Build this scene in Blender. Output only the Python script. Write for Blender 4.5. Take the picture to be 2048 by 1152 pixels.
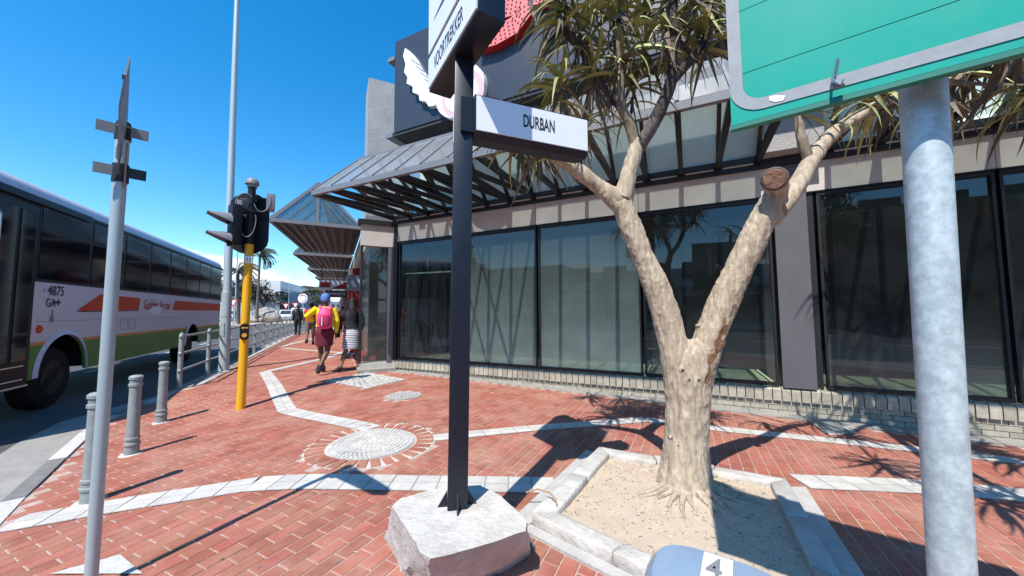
import bpy, math, random
from mathutils import Vector as V, Matrix, Quaternion
random.seed(7)
R_=math.radians
sc=bpy.context.scene
for o in list(bpy.data.objects): bpy.data.objects.remove(o)

# ------------------------------------------------------------ camera
F_PX=710.; PITCH=.0648; ROLL=.006; H=1.42
F=V((0,math.cos(PITCH),math.sin(PITCH))); U0=V((0,-math.sin(PITCH),math.cos(PITCH))); R0=V((1,0,0))
RT=R0*math.cos(ROLL)-U0*math.sin(ROLL); UP=U0*math.cos(ROLL)+R0*math.sin(ROLL)
cam_d=bpy.data.cameras.new('camera'); cam=bpy.data.objects.new('camera',cam_d); sc.collection.objects.link(cam)
cam_d.sensor_width=36; cam_d.lens=36*F_PX/2048; cam_d.clip_start=.02; cam_d.clip_end=3000
m=Matrix((RT,UP,-F)).transposed().to_4x4(); m.translation=V((0,0,H)); cam.matrix_world=m
sc.camera=cam
CAM=V((0,0,H))
# ------------------------------------------------------------ light
SUN_AZ=25.0; SUN_EL=57.5        # direction the light travels towards (from +Y towards +X), elevation
w=bpy.data.worlds.new('World'); sc.world=w; w.use_nodes=True
nt=w.node_tree; nt.nodes.clear()
out=nt.nodes.new('ShaderNodeOutputWorld'); bg=nt.nodes.new('ShaderNodeBackground'); sky=nt.nodes.new('ShaderNodeTexSky')
sky.sky_type='NISHITA'; sky.sun_disc=False; sky.sun_elevation=R_(SUN_EL); sky.sun_rotation=R_(SUN_AZ+180)
sky.air_density=1.0; sky.dust_density=.2; sky.ozone_density=3.0; sky.altitude=0
bg.inputs[1].default_value=.105
tc=nt.nodes.new('ShaderNodeTexCoord'); sep=nt.nodes.new('ShaderNodeSeparateXYZ'); nt.links.new(tc.outputs['Generated'],sep.inputs[0])
hs=nt.nodes.new('ShaderNodeHueSaturation'); hs.inputs['Saturation'].default_value=1.40; hs.inputs['Value'].default_value=1.6; hs.inputs['Hue'].default_value=.494
nt.links.new(sky.outputs[0],hs.inputs['Color'])
mp=nt.nodes.new('ShaderNodeMapping'); mp.inputs['Scale'].default_value=(3.0,3.0,11.0); nt.links.new(tc.outputs['Generated'],mp.inputs[0])
nz=nt.nodes.new('ShaderNodeTexNoise'); nz.inputs['Scale'].default_value=1.6; nz.inputs['Detail'].default_value=7; nt.links.new(mp.outputs[0],nz.inputs['Vector'])
hgt=nt.nodes.new('ShaderNodeMapRange'); hgt.inputs[1].default_value=0.03; hgt.inputs[2].default_value=.20; hgt.inputs[3].default_value=.34; hgt.inputs[4].default_value=-.34
nt.links.new(sep.outputs[2],hgt.inputs[0])
ad=nt.nodes.new('ShaderNodeMath'); ad.operation='ADD'; nt.links.new(nz.outputs[0],ad.inputs[0]); nt.links.new(hgt.outputs[0],ad.inputs[1])
cr=nt.nodes.new('ShaderNodeMapRange'); cr.inputs[1].default_value=.53; cr.inputs[2].default_value=.63; cr.interpolation_type='SMOOTHSTEP'; nt.links.new(ad.outputs[0],cr.inputs[0])
mx=nt.nodes.new('ShaderNodeMixRGB'); nt.links.new(cr.outputs[0],mx.inputs[0]); nt.links.new(hs.outputs[0],mx.inputs[1]); mx.inputs[2].default_value=(7.4,7.9,8.6,1)
nt.links.new(mx.outputs[0],bg.inputs[0]); nt.links.new(bg.outputs[0],out.inputs[0])
sl=bpy.data.lights.new('sun','SUN'); so=bpy.data.objects.new('sun',sl); sc.collection.objects.link(so)
sl.energy=4.6; sl.angle=R_(.5); sl.color=(1,.96,.9)
ld=V((math.sin(R_(SUN_AZ))*math.cos(R_(SUN_EL)),math.cos(R_(SUN_AZ))*math.cos(R_(SUN_EL)),-math.sin(R_(SUN_EL))))
so.rotation_euler=ld.to_track_quat('-Z','Y').to_euler(); so.location=(0,-5,20)
vs=sc.view_settings; vs.view_transform='Standard'; vs.look='None'; vs.exposure=.58; vs.gamma=1
sc.render.engine='CYCLES'
sc.cycles.transparent_max_bounces=24

# ------------------------------------------------------------ where things are: helpers
def smooth(t): t=max(0,min(1,t)); return t*t*(3-2*t)
def gz(x,y=0):
    z=-.02*max(min(x,9)+1,-1.0)
    return z-.06*min(max(-1.7-x,0),2.6)*(1-smooth((y-5.0)/2.2)) 
ROADZ=-.15
def ray(x,y): return F+RT*((x-1024)/F_PX)-UP*((y-576)/F_PX)
def G(x,y,dz=0.):
    r=ray(x,y); z=0.; 
    for i in range(40):
        p=CAM+r*((z+dz-H)/r.z); z=z*.5+.5*gz(p.x,p.y)
    return p
def Z(x,y,z): r=ray(x,y); return CAM+r*((z-H)/r.z)
def Y(x,y,d): r=ray(x,y); return CAM+r*(d/r.y)
TH=.461; N=V((math.sin(TH),math.cos(TH),0)); D1=V((N.y,-N.x,0)); FD=6.5
def W(s,z,off=0.): return N*(FD-off)+D1*s+V((0,0,z))      # point on the shop front: along, height, distance out from it
def FP(x,y,off=0.): r=ray(x,y); return CAM+r*((FD-off)/r.dot(N))
ST=V((-.446,.895,0)); SW=V((.895,.446,0))                # street direction, and its right-hand side

# ------------------------------------------------------------ materials
MATS={}
def mat(name,col,rough=.6,metal=0.,noise=0.,nscale=6.,col2=None,bump=0.,bscale=40.,isl=0.,spec=.5,coat=0.,emit=None,stretch=None,objc=False,dust=None,sharp=.28):
    if name in MATS: return MATS[name]
    m=bpy.data.materials.new(name); m.use_nodes=True; t=m.node_tree; b=t.nodes['Principled BSDF']
    b.inputs['Roughness'].default_value=rough; b.inputs['Metallic'].default_value=metal; b.inputs['Specular IOR Level'].default_value=spec
    b.inputs['Coat Weight'].default_value=coat
    c=(*col,1); b.inputs['Base Color'].default_value=c
    if noise or isl or bump:
        tc=t.nodes.new('ShaderNodeTexCoord'); src=tc.outputs['Object']
        if objc is False:
            ge=t.nodes.new('ShaderNodeNewGeometry'); src=ge.outputs['Position']
        if stretch:
            mp=t.nodes.new('ShaderNodeMapping'); mp.inputs['Scale'].default_value=stretch; t.links.new(src,mp.inputs[0]); src=mp.outputs[0]
    last=None
    if noise:
        n=t.nodes.new('ShaderNodeTexNoise'); n.inputs['Scale'].default_value=nscale; n.inputs['Detail'].default_value=6; n.inputs['Roughness'].default_value=.62
        t.links.new(src,n.inputs['Vector'])
        mr=t.nodes.new('ShaderNodeMapRange'); mr.inputs[1].default_value=.5-sharp; mr.inputs[2].default_value=.5+sharp; t.links.new(n.outputs[0],mr.inputs[0])
        mx=t.nodes.new('ShaderNodeMixRGB'); c2=col2 or tuple(x*(1-noise) for x in col)
        mx.inputs[1].default_value=c; mx.inputs[2].default_value=(*c2,1); t.links.new(mr.outputs[0],mx.inputs[0]); last=mx.outputs[0]
        rr=t.nodes.new('ShaderNodeMapRange'); rr.inputs[3].default_value=max(.05,rough-.12); rr.inputs[4].default_value=min(1,rough+.12)
        t.links.new(n.outputs[0],rr.inputs[0]); t.links.new(rr.outputs[0],b.inputs['Roughness'])
    if isl:
        g=t.nodes.new('ShaderNodeNewGeometry'); oi=t.nodes.new('ShaderNodeObjectInfo')
        a=t.nodes.new('ShaderNodeMath'); a.operation='ADD'; t.links.new(g.outputs['Random Per Island'],a.inputs[0]); t.links.new(oi.outputs['Random'],a.inputs[1])
        fr=t.nodes.new('ShaderNodeMath'); fr.operation='FRACT'; t.links.new(a.outputs[0],fr.inputs[0])
        mr=t.nodes.new('ShaderNodeMapRange'); mr.inputs[3].default_value=1-isl; mr.inputs[4].default_value=1+isl*.7; t.links.new(fr.outputs[0],mr.inputs[0])
        hv=t.nodes.new('ShaderNodeHueSaturation'); t.links.new(mr.outputs[0],hv.inputs['Value'])
        m2=t.nodes.new('ShaderNodeMapRange'); m2.inputs[3].default_value=.492; m2.inputs[4].default_value=.508; t.links.new(oi.outputs['Random'],m2.inputs[0]); t.links.new(m2.outputs[0],hv.inputs['Hue'])
        if last: t.links.new(last,hv.inputs['Color'])
        else: hv.inputs['Color'].default_value=c
        last=hv.outputs[0]
    if dust:
        n=t.nodes.new('ShaderNodeTexNoise'); n.inputs['Scale'].default_value=dust[1]; n.inputs['Detail'].default_value=9; n.inputs['Roughness'].default_value=.7; t.links.new(src,n.inputs['Vector'])
        mr=t.nodes.new('ShaderNodeMapRange'); mr.inputs[1].default_value=.42; mr.inputs[2].default_value=.68; mr.inputs[4].default_value=dust[2]; t.links.new(n.outputs[0],mr.inputs[0])
        mx=t.nodes.new('ShaderNodeMixRGB'); mx.inputs[2].default_value=(*dust[0],1); mx.inputs[1].default_value=c; t.links.new(mr.outputs[0],mx.inputs[0])
        if last: t.links.new(last,mx.inputs[1])
        last=mx.outputs[0]
    if last: t.links.new(last,b.inputs['Base Color'])
    if bump:
        n=t.nodes.new('ShaderNodeTexNoise'); n.inputs['Scale'].default_value=bscale; n.inputs['Detail'].default_value=5; t.links.new(src,n.inputs['Vector'])
        bp=t.nodes.new('ShaderNodeBump'); bp.inputs['Strength'].default_value=bump; bp.inputs['Distance'].default_value=.01; t.links.new(n.outputs[0],bp.inputs['Height']); t.links.new(bp.outputs[0],b.inputs['Normal'])
    if emit: b.inputs['Emission Color'].default_value=(*col,1); b.inputs['Emission Strength'].default_value=emit
    MATS[name]=m; return m
M=lambda n:MATS[n]
mat('paver',(.37,.122,.078),.85,noise=.35,nscale=5,col2=(.29,.105,.072),bump=.6,bscale=160,isl=.18,spec=.25,dust=((.46,.27,.20),1.9,.6))
mat('paver_joint',(.55,.42,.35),.95,noise=.5,nscale=30,bump=.5,bscale=200)
mat('white_tile',(.58,.55,.50),.8,noise=.35,nscale=7,bump=.3,bscale=120,isl=.10)
mat('mortar_pale',(.58,.52,.46),.95,noise=.3,nscale=40)
mat('grout',(.30,.27,.24),.95,noise=.3,nscale=60)
mat('concrete',(.50,.475,.44),.9,noise=.35,nscale=7,bump=.8,bscale=60)
mat('concrete_rough',(.60,.57,.52),.95,dust=((.34,.30,.26),6,.6),noise=.38,nscale=9,bump=1.,bscale=35)
mat('kerb_white',(.58,.56,.52),.8,noise=.35,nscale=12,bump=.5,bscale=80,isl=.1)
mat('kerb_grey',(.22,.21,.20),.9,noise=.4,nscale=12,bump=.5,bscale=80,isl=.1)
mat('gutter',(.34,.32,.29),.9,noise=.4,nscale=5,bump=.5,bscale=90)
mat('asphalt',(.085,.083,.086),.88,noise=.4,nscale=2.2,bump=.6,bscale=180)
mat('road_paint',(.6,.6,.58),.7,noise=.5,nscale=15)
mat('sand',(.56,.45,.34),.98,noise=.3,nscale=11,col2=(.46,.365,.27),bump=1.,bscale=130)
mat('earth',(.30,.27,.23),.98,noise=.3,nscale=.6,bump=.3,bscale=5)
mat('galv',(.41,.48,.485),.45,metal=.25,noise=.30,nscale=26,col2=(.36,.42,.43))
mat('galv_spangle',(.43,.50,.505),.5,metal=.2,noise=.35,nscale=40,col2=(.33,.39,.40),dust=((.64,.72,.72),34,.75),sharp=.2)
mat('bollard_grey',(.30,.33,.32),.6,noise=.35,nscale=14,bump=.2,bscale=60)
mat('navy_black',(.010,.013,.024),.38,noise=.2,nscale=5,spec=.4)
mat('black_paint',(.016,.016,.018),.45,noise=.3,nscale=8)
mat('frame_black',(.013,.013,.015),.5,noise=.3,nscale=8)
mat('yellow',(.80,.40,.008),.5,noise=.12,nscale=9)
mat('black_plastic',(.010,.010,.012),.45,spec=.3)
mat('hood_grey',(.19,.19,.20),.5)
mat('sign_white',(.78,.80,.84),.4,noise=.06,nscale=10)
mat('sign_black',(.03,.03,.035),.5)
mat('sign_edge',(.10,.12,.18),.4)
mat('green_sign',(.002,.34,.26),.55,noise=.10,nscale=2,spec=.2,dust=((.10,.36,.28),5,.25))
mat('sign_grey',(.33,.35,.36),.6,noise=.2,nscale=30,spec=.3)
mat('green_edge',(.01,.17,.12),.5)
mat('cream',(.58,.53,.48),.8,noise=.2,nscale=3,bump=.1,bscale=30)
mat('column_grey',(.115,.112,.122),.55,noise=.25,nscale=3)
mat('plinth_brick',(.50,.46,.36),.9,noise=.45,nscale=14,bump=.8,bscale=90,isl=.22)
mat('mortar',(.20,.19,.17),.95,noise=.3,nscale=20)
mat('pale_panel',(.82,.90,.86),.6,noise=.12,nscale=4)
mat('pier_concrete',(.40,.385,.365),.95,noise=.3,nscale=2.2,bump=1.,bscale=30)
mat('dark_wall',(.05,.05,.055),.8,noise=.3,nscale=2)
mat('board_navy',(.045,.05,.066),.35,noise=.2,nscale=1.2)
mat('flash_grey',(.20,.205,.22),.5,noise=.25,nscale=4)
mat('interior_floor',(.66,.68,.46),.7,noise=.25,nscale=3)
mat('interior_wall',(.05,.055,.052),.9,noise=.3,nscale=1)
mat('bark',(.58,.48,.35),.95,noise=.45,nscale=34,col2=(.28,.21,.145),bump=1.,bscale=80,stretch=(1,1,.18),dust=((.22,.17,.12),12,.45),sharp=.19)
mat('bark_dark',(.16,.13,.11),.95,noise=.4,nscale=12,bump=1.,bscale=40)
mat('bark_rust',(.34,.17,.08),.95,noise=.6,nscale=30,col2=(.12,.06,.03),bump=1.,bscale=60)
mat('cut_wood',(.36,.20,.13),.9,noise=.6,nscale=20,col2=(.15,.07,.05),bump=1.,bscale=30)
mat('leaf',(.14,.155,.04),.5,noise=.5,nscale=6,col2=(.44,.42,.15),isl=.6)
mat('leaf_dry',(.20,.155,.10),.8,noise=.5,nscale=9,isl=.45)
mat('frond',(.07,.085,.035),.7,noise=.4,nscale=1,isl=.4)
mat('foliage_dark',(.035,.045,.022),.8,noise=.4,nscale=1,isl=.4)
mat('palm_trunk',(.14,.12,.10),.95,noise=.4,nscale=2)
mat('bus_white',(.62,.61,.66),.45,noise=.12,nscale=2)
mat('bus_green',(.09,.25,.035),.5,noise=.25,nscale=1.5)
mat('bus_orange',(.65,.22,.04),.4); mat('bus_red',(.60,.06,.012),.55,spec=.3,noise=.15,nscale=3)
mat('bus_black',(.008,.008,.011),.45,spec=.3)
mat('bus_glass',(.004,.005,.009),.08,spec=.3)
mat('rubber',(.006,.006,.007),.85,bump=.3,bscale=60); mat('rim',(.014,.014,.015),.6,noise=.4,nscale=8)
mat('chrome',(.55,.56,.58),.25,metal=.9)
mat('red_letter',(.75,.16,.15),.5); mat('red_letter_side',(.40,.012,.012),.4); mat('bulb_dark',(.12,.01,.012),.4)
mat('emblem_white',(.80,.80,.80),.5); mat('emblem_pink',(.68,.45,.45),.5); mat('emblem_line',(.25,.25,.27),.5)
mat('blue_sticker',(.03,.13,.42),.4); mat('bluegrey',(.22,.30,.40),.28,noise=.12,nscale=5,coat=.4)
mat('skin',(.13,.065,.04),.55); mat('skin2',(.20,.105,.065),.55); mat('hair',(.008,.007,.008),.6,bump=.5,bscale=90)
mat('c_yellow',(.78,.60,.01),.8,bump=.2,bscale=40); mat('c_maroon',(.13,.012,.03),.85,bump=.2,bscale=40); mat('c_pink',(.80,.06,.22),.6); mat('c_pink2',(.45,.02,.10),.7)
mat('c_blue',(.10,.20,.52),.8); mat('c_black',(.012,.013,.018),.85); mat('c_red',(.62,.03,.02),.8); mat('c_grey',(.25,.24,.24),.8); mat('c_khaki',(.16,.13,.10),.8); mat('shoe',(.02,.02,.022),.6)
mat('shop_red',(.35,.03,.02),.6); mat('white_paint',(.68,.68,.66),.5,noise=.1,nscale=3); mat('grey_paint',(.30,.31,.34),.7,noise=.2,nscale=1); mat('brick_wall',(.36,.12,.09),.9,noise=.3,nscale=2)
mat('rock',(.36,.32,.27),.95,noise=.4,nscale=1.5,bump=1,bscale=6); mat('window_dark',(.03,.035,.045),.15)
mat('gum',(.20,.13,.11),.8); mat('litter',(.62,.55,.45),.8,isl=.6)
mat('twig',(.35,.22,.12),.9); mat('mesh_wire',(.30,.30,.30),.6,metal=.4)
# striped skirt
ms=bpy.data.materials.new('c_stripe'); ms.use_nodes=True; t=ms.node_tree; b=t.nodes['Principled BSDF']; b.inputs['Roughness'].default_value=.8
ge=t.nodes.new('ShaderNodeNewGeometry'); sp=t.nodes.new('ShaderNodeSeparateXYZ'); t.links.new(ge.outputs['Position'],sp.inputs[0])
a=t.nodes.new('ShaderNodeMath'); a.operation='MULTIPLY'; a.inputs[1].default_value=24; t.links.new(sp.outputs[2],a.inputs[0])
fr=t.nodes.new('ShaderNodeMath'); fr.operation='FRACT'; t.links.new(a.outputs[0],fr.inputs[0])
g=t.nodes.new('ShaderNodeMath'); g.operation='GREATER_THAN'; g.inputs[1].default_value=.55; t.links.new(fr.outputs[0],g.inputs[0])
x=t.nodes.new('ShaderNodeMixRGB'); x.inputs[1].default_value=(.72,.72,.75,1); x.inputs[2].default_value=(.03,.03,.05,1); t.links.new(g.outputs[0],x.inputs[0]); t.links.new(x.outputs[0],b.inputs['Base Color']); MATS['c_stripe']=ms

def glass(name,tint,trans,dust_lo,dust_hi,dust_col=(.30,.35,.33),refl=1.0,scale=1.3,zfade=None,dusttrans=0.):
    m=bpy.data.materials.new(name); m.use_nodes=True; t=m.node_tree; t.nodes.clear(); L=t.links.new
    o=t.nodes.new('ShaderNodeOutputMaterial'); tr=t.nodes.new('ShaderNodeBsdfTransparent'); tr.inputs[0].default_value=(*[c*trans for c in tint],1)
    gl=t.nodes.new('ShaderNodeBsdfGlossy'); gl.inputs['Roughness'].default_value=.015; gl.inputs[0].default_value=(.9,.95,1,1)
    fz=t.nodes.new('ShaderNodeFresnel'); fz.inputs[0].default_value=1.5
    ml=t.nodes.new('ShaderNodeMath'); ml.operation='MULTIPLY'; ml.use_clamp=True; ml.inputs[1].default_value=refl; L(fz.outputs[0],ml.inputs[0])
    m1=t.nodes.new('ShaderNodeMixShader'); L(ml.outputs[0],m1.inputs[0]); L(tr.outputs[0],m1.inputs[1]); L(gl.outputs[0],m1.inputs[2])
    df=t.nodes.new('ShaderNodeBsdfDiffuse'); df.inputs[0].default_value=(*dust_col,1)
    ge=t.nodes.new('ShaderNodeNewGeometry'); n=t.nodes.new('ShaderNodeTexNoise'); n.inputs['Scale'].default_value=scale; n.inputs['Detail'].default_value=8; n.inputs['Roughness'].default_value=.7; L(ge.outputs['Position'],n.inputs['Vector'])
    mr=t.nodes.new('ShaderNodeMapRange'); mr.inputs[1].default_value=.3; mr.inputs[2].default_value=.7; mr.inputs[3].default_value=dust_lo; mr.inputs[4].default_value=dust_hi; L(n.outputs[0],mr.inputs[0]); fac=mr.outputs[0]
    if zfade:
        sp=t.nodes.new('ShaderNodeSeparateXYZ'); L(ge.outputs['Position'],sp.inputs[0])
        zr=t.nodes.new('ShaderNodeMapRange'); zr.inputs[1].default_value=zfade[0]; zr.inputs[2].default_value=zfade[1]; zr.inputs[3].default_value=zfade[2]; zr.inputs[4].default_value=zfade[3]; L(sp.outputs[2],zr.inputs[0])
        mu=t.nodes.new('ShaderNodeMath'); mu.operation='MULTIPLY'; L(fac,mu.inputs[0]); L(zr.outputs[0],mu.inputs[1]); fac=mu.outputs[0]
        # specks
        vo=t.nodes.new('ShaderNodeTexNoise'); vo.inputs['Scale'].default_value=38; vo.inputs['Detail'].default_value=2; L(ge.outputs['Position'],vo.inputs['Vector'])
        gt=t.nodes.new('ShaderNodeMapRange'); gt.inputs[1].default_value=.74; gt.inputs[2].default_value=.78; gt.inputs[4].default_value=.35; L(vo.outputs[0],gt.inputs[0])
        a2=t.nodes.new('ShaderNodeMath'); a2.operation='ADD'; a2.use_clamp=True; L(fac,a2.inputs[0]); L(gt.outputs[0],a2.inputs[1]); fac=a2.outputs[0]
    dd=df.outputs[0]
    if dusttrans:
        tl=t.nodes.new('ShaderNodeBsdfTranslucent'); tl.inputs[0].default_value=(*dust_col,1); mm=t.nodes.new('ShaderNodeMixShader'); mm.inputs[0].default_value=dusttrans; L(df.outputs[0],mm.inputs[1]); L(tl.outputs[0],mm.inputs[2]); dd=mm.outputs[0]
    m2=t.nodes.new('ShaderNodeMixShader'); L(fac,m2.inputs[0]); L(m1.outputs[0],m2.inputs[1]); L(dd,m2.inputs[2])
    t2=t.nodes.new('ShaderNodeBsdfTransparent'); m3=t.nodes.new('ShaderNodeMixShader')   # the far face of each pane only lets light out
    L(ge.outputs['Backfacing'],m3.inputs[0]); L(m2.outputs[0],m3.inputs[1]); L(t2.outputs[0],m3.inputs[2]); L(m3.outputs[0],o.inputs[0])
    MATS[name]=m
glass('glass_clear',(.62,.74,.70),.9,.03,.09,refl=1.45,zfade=(.3,1.6,2.2,.8),scale=2.2)
glass('glass_dusty',(.80,.92,.87),.9,.32,.52,dust_col=(.36,.46,.38),refl=1.6,zfade=(.5,3.0,1.35,.30),scale=1.1)
glass('canopy_top',(.95,1,.97),.99,.60,.70,dust_col=(.30,.305,.315),refl=.7,scale=1.1,dusttrans=.3)
glass('canopy_back',(.85,.97,.93),.97,.50,.62,dust_col=(.80,.95,.90),refl=.4,scale=2.,dusttrans=.5)
glass('canopy_gable',(.55,.75,.80),.75,.12,.3,dust_col=(.30,.40,.42),refl=1.3,scale=2.)

# ------------------------------------------------------------ object helpers
OR={}
def link(o): sc.collection.objects.link(o)
def tag(o,label=None,cat=None,group=None,kind=None):
    if label:o['label']=label
    if cat:o['category']=cat
    if group:o['group']=group
    if kind:o['kind']=kind
    return o
def thing(name,label,cat,loc,group=None):
    o=bpy.data.objects.new(name,None); o.empty_display_size=.1; link(o); o.location=loc; OR[o.name]=V(loc); return tag(o,label,cat,group)
def orig(p): return OR[p.name] if p is not None else V((0,0,0))
class MB:
    def __init__(s): s.v=[];s.f=[]
    def add(s,vs,fs):
        n=len(s.v); s.v+= [V(v) for v in vs]; s.f+=[tuple(i+n for i in f) for f in fs]; return s
    def hexa(s,c,a,b,d):   # center, half vectors
        c=V(c); vs=[c+a*i+b*j+d*k for k in(-1,1) for j in(-1,1) for i in(-1,1)]
        fs=[(0,2,3,1),(4,5,7,6),(0,1,5,4),(2,6,7,3),(0,4,6,2),(1,3,7,5)]
        if a.cross(b).dot(d)<0: fs=[f[::-1] for f in fs]
        return s.add(vs,fs)
    def beam(s,p,q,w,h=None,up=V((0,0,1))):
        p=V(p);q=V(q);h=h or w; d=(q-p); L=d.length; d.normalize()
        a=d.cross(up); a=a.normalized() if a.length>1e-4 else V((1,0,0)); b=a.cross(d)
        return s.hexa((p+q)/2,d*(L/2),a*(w/2),b*(h/2))
    def tube(s,pts,rad,n=12,cap=True,ell=None,frame=None):
        pts=[V(p) for p in pts]; rings=[]; 
        if not hasattr(rad,'__len__'): rad=[rad]*len(pts)
        prev=None
        for i,p in enumerate(pts):
            d=(pts[min(i+1,len(pts)-1)]-pts[max(i-1,0)]).normalized()
            if frame: a=V(frame); a=(a-d*a.dot(d)).normalized()
            elif prev is None: a=d.orthogonal().normalized()
            else: a=(prev-d*prev.dot(d)).normalized()
            prev=a; b=d.cross(a); r=rad[i]; rx,ry=(r if hasattr(r,'__len__') else (r,r))
            rings.append([p+a*(rx*math.cos(2*math.pi*k/n))+b*(ry*math.sin(2*math.pi*k/n)) for k in range(n)])
        vs=[v for r in rings for v in r]; fs=[]
        for i in range(len(rings)-1):
            for k in range(n): fs.append((i*n+k,i*n+(k+1)%n,(i+1)*n+(k+1)%n,(i+1)*n+k))
        if cap: fs.append(tuple(range(n))[::-1]); fs.append(tuple((len(rings)-1)*n+k for k in range(n)))
        return s.add(vs,fs)
    def prism(s,poly,d):   # extrude a polygon by vector d
        n=len(poly); poly=[V(p) for p in poly]; d=V(d)
        vs=poly+[p+d for p in poly]
        fs=[tuple(range(n))[::-1],tuple(range(n,2*n))]+[(i,(i+1)%n,n+(i+1)%n,n+i) for i in range(n)]
        nn=V((0,0,0))
        for i in range(n): nn+=poly[i].cross(poly[(i+1)%n])
        if nn.dot(d)<0: fs=[f[::-1] for f in fs]
        return s.add(vs,fs)
    def quad(s,*p): return s.add(p,[tuple(range(len(p)))])
    def mesh(s,name,o=V((0,0,0)),smooth_=False):
        me=bpy.data.meshes.new(name); me.from_pydata([v-o for v in s.v],[],s.f)
        if smooth_:
            for p in me.polygons:p.use_smooth=True
            try: me.set_sharp_from_angle(angle=R_(40))
            except Exception: pass
        me.update(); return me
    def build(s,name,m,parent=None,smooth_=False,origin=None,**k):
        o0=orig(parent); oo=V(origin) if origin is not None else o0
        me=s.mesh(name,oo,smooth_); me.materials.append(M(m)); o=bpy.data.objects.new(name,me); link(o)
        o.location=oo-o0; OR[o.name]=oo
        if parent: o.parent=parent
        return tag(o,**k)
def inst(name,me,loc,rot,parent):
    o=bpy.data.objects.new(name,me); link(o); o.parent=parent; o.location=V(loc)-orig(parent)
    o.rotation_mode='QUATERNION'; o.rotation_quaternion=rot; OR[o.name]=V(loc); return o
def frame(xa,ya):  # quaternion whose X,Y axes are xa,ya
    xa=V(xa).normalized(); za=xa.cross(V(ya)).normalized(); ya=za.cross(xa)
    return Matrix((xa,ya,za)).transposed().to_quaternion()
def text(name,s,p,xd,yd,width,height,m,parent,ext=.001,space=1.,bold=0.):
    c=bpy.data.curves.new(name,'FONT'); c.body=s; c.size=1; c.space_character=space; c.offset=bold
    o=bpy.data.objects.new('tmp',c); link(o); bpy.context.view_layer.update()
    me=bpy.data.meshes.new_from_object(o.evaluated_get(bpy.context.evaluated_depsgraph_get())); bpy.data.objects.remove(o)
    xs=[v.co.x for v in me.vertices]; ys=[v.co.y for v in me.vertices]
    x0,x1,y0,y1=min(xs),max(xs),min(ys),max(ys); p=V(p); xd=V(xd).normalized(); yd=V(yd).normalized(); nn=xd.cross(yd)
    o0=orig(parent)
    for v in me.vertices: v.co=p+xd*((v.co.x-x0)/(x1-x0)*width)+yd*((v.co.y-y0)/(y1-y0)*height)+nn*ext-o0
    me.name=name; me.materials.clear(); me.materials.append(M(m)); ob=bpy.data.objects.new(name,me); link(ob); ob.parent=parent; OR[ob.name]=o0; return ob
def remesh(mb,name,m,parent,vox,**k):
    o=mb.build(name,m,parent)
    md=o.modifiers.new('r','REMESH'); md.mode='VOXEL'; md.voxel_size=vox; md.use_smooth_shade=True
    m2=o.modifiers.new('s','SMOOTH'); m2.iterations=3; m2.factor=.5
    bpy.context.view_layer.update(); me=bpy.data.meshes.new_from_object(o.evaluated_get(bpy.context.evaluated_depsgraph_get()))
    o.modifiers.clear(); o.data=me; me.name=name
    if not me.materials: me.materials.append(M(m))
    return tag(o,**k)
def inpoly(x,y,P):
    c=False; n=len(P)
    for i in range(n):
        x1,y1=P[i][0],P[i][1]; x2,y2=P[i-1][0],P[i-1][1]
        if (y1>y)!=(y2>y) and x<(x2-x1)*(y-y1)/(y2-y1)+x1: c=not c
    return c
def px(p):
    v=V(p)-CAM; d=v.dot(F); return (1024+F_PX*v.dot(RT)/d,576-F_PX*v.dot(UP)/d) if d>.05 else (-9999,-9999)
def bevel(mb,name,m,parent,wd,seg=2,**k):
    import bmesh
    o=mb.build(name,m,parent); bm=bmesh.new(); bm.from_mesh(o.data); bmesh.ops.remove_doubles(bm,verts=bm.verts,dist=1e-5)
    bmesh.ops.bevel(bm,geom=list(bm.edges),offset=wd,segments=seg,affect='EDGES',profile=.6); bm.to_mesh(o.data); bm.free()
    for p in o.data.polygons:p.use_smooth=True
    try:o.data.set_sharp_from_angle(angle=R_(35))
    except Exception: pass
    return tag(o,**k)

# ============================================================ SETTING: ground, road, pavement
def sheet(name,m,f,x0,x1,y0,y1,step,poly=None):
    mb=MB(); nx=int((x1-x0)/step); ny=int((y1-y0)/step)
    for j in range(ny+1):
        for i in range(nx+1):
            x=x0+i*step;y=y0+j*step; mb.v.append(V((x,y,f(x,y))))
    for j in range(ny):
        for i in range(nx): a=j*(nx+1)+i; mb.f.append((a,a+1,a+nx+2,a+nx+1))
    return mb
g=MB(); S=1500.; g.quad((-S,-S,-.30),(S,-S,-.30),(S,S,-.30),(-S,S,-.30)); g.build('ground','earth',kind='structure')
g=MB(); g.quad((-140,-60,ROADZ),(70,-60,ROADZ),(70,170,ROADZ),(-140,170,ROADZ)); g.build('road','asphalt',kind='structure')
# kerb line, from far up the street round the corner and past the camera
kl_px=[(612,655),(590,668),(500,708),(430,750),(345,788),(285,806),(215,832),(160,868),(95,925),(0,1008)]
KL=[ST*60+V((-4.2,6.0,0)),ST*30+V((-4.2,6.0,0))]
for q in [(-13.9,22.5),(-10.2,15.0),(-7.6,9.8),(-6.25,7.1)]: KL.append(V((q[0]-.0,q[1],0)))
for q in kl_px[5:]:
    p=G(*q); KL.append(V((p.x,p.y,0)))
KL+= [V((-2.6,1.3,0)),V((-1.4,-.1,0)),V((.6,-1.5,0)),V((3.5,-2.8,0)),V((8,-4.9,0)),V((20,-10.6,0)),V((40,-20,0))]
corner=W(-6.45,0); ret=corner-SW*.75
PAVP=KL+[W(42,0,.05),W(-6.45,0,.05),ret,ret+ST*62]
def resamp(P,step):
    out=[]
    for a,b in zip(P[:-1],P[1:]):
        n=max(1,int((b-a).length/step))
        for i in range(n): out.append(a.lerp(b,i/n))
    out.append(P[-1]); return out
kls=resamp(KL,.25)
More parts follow.
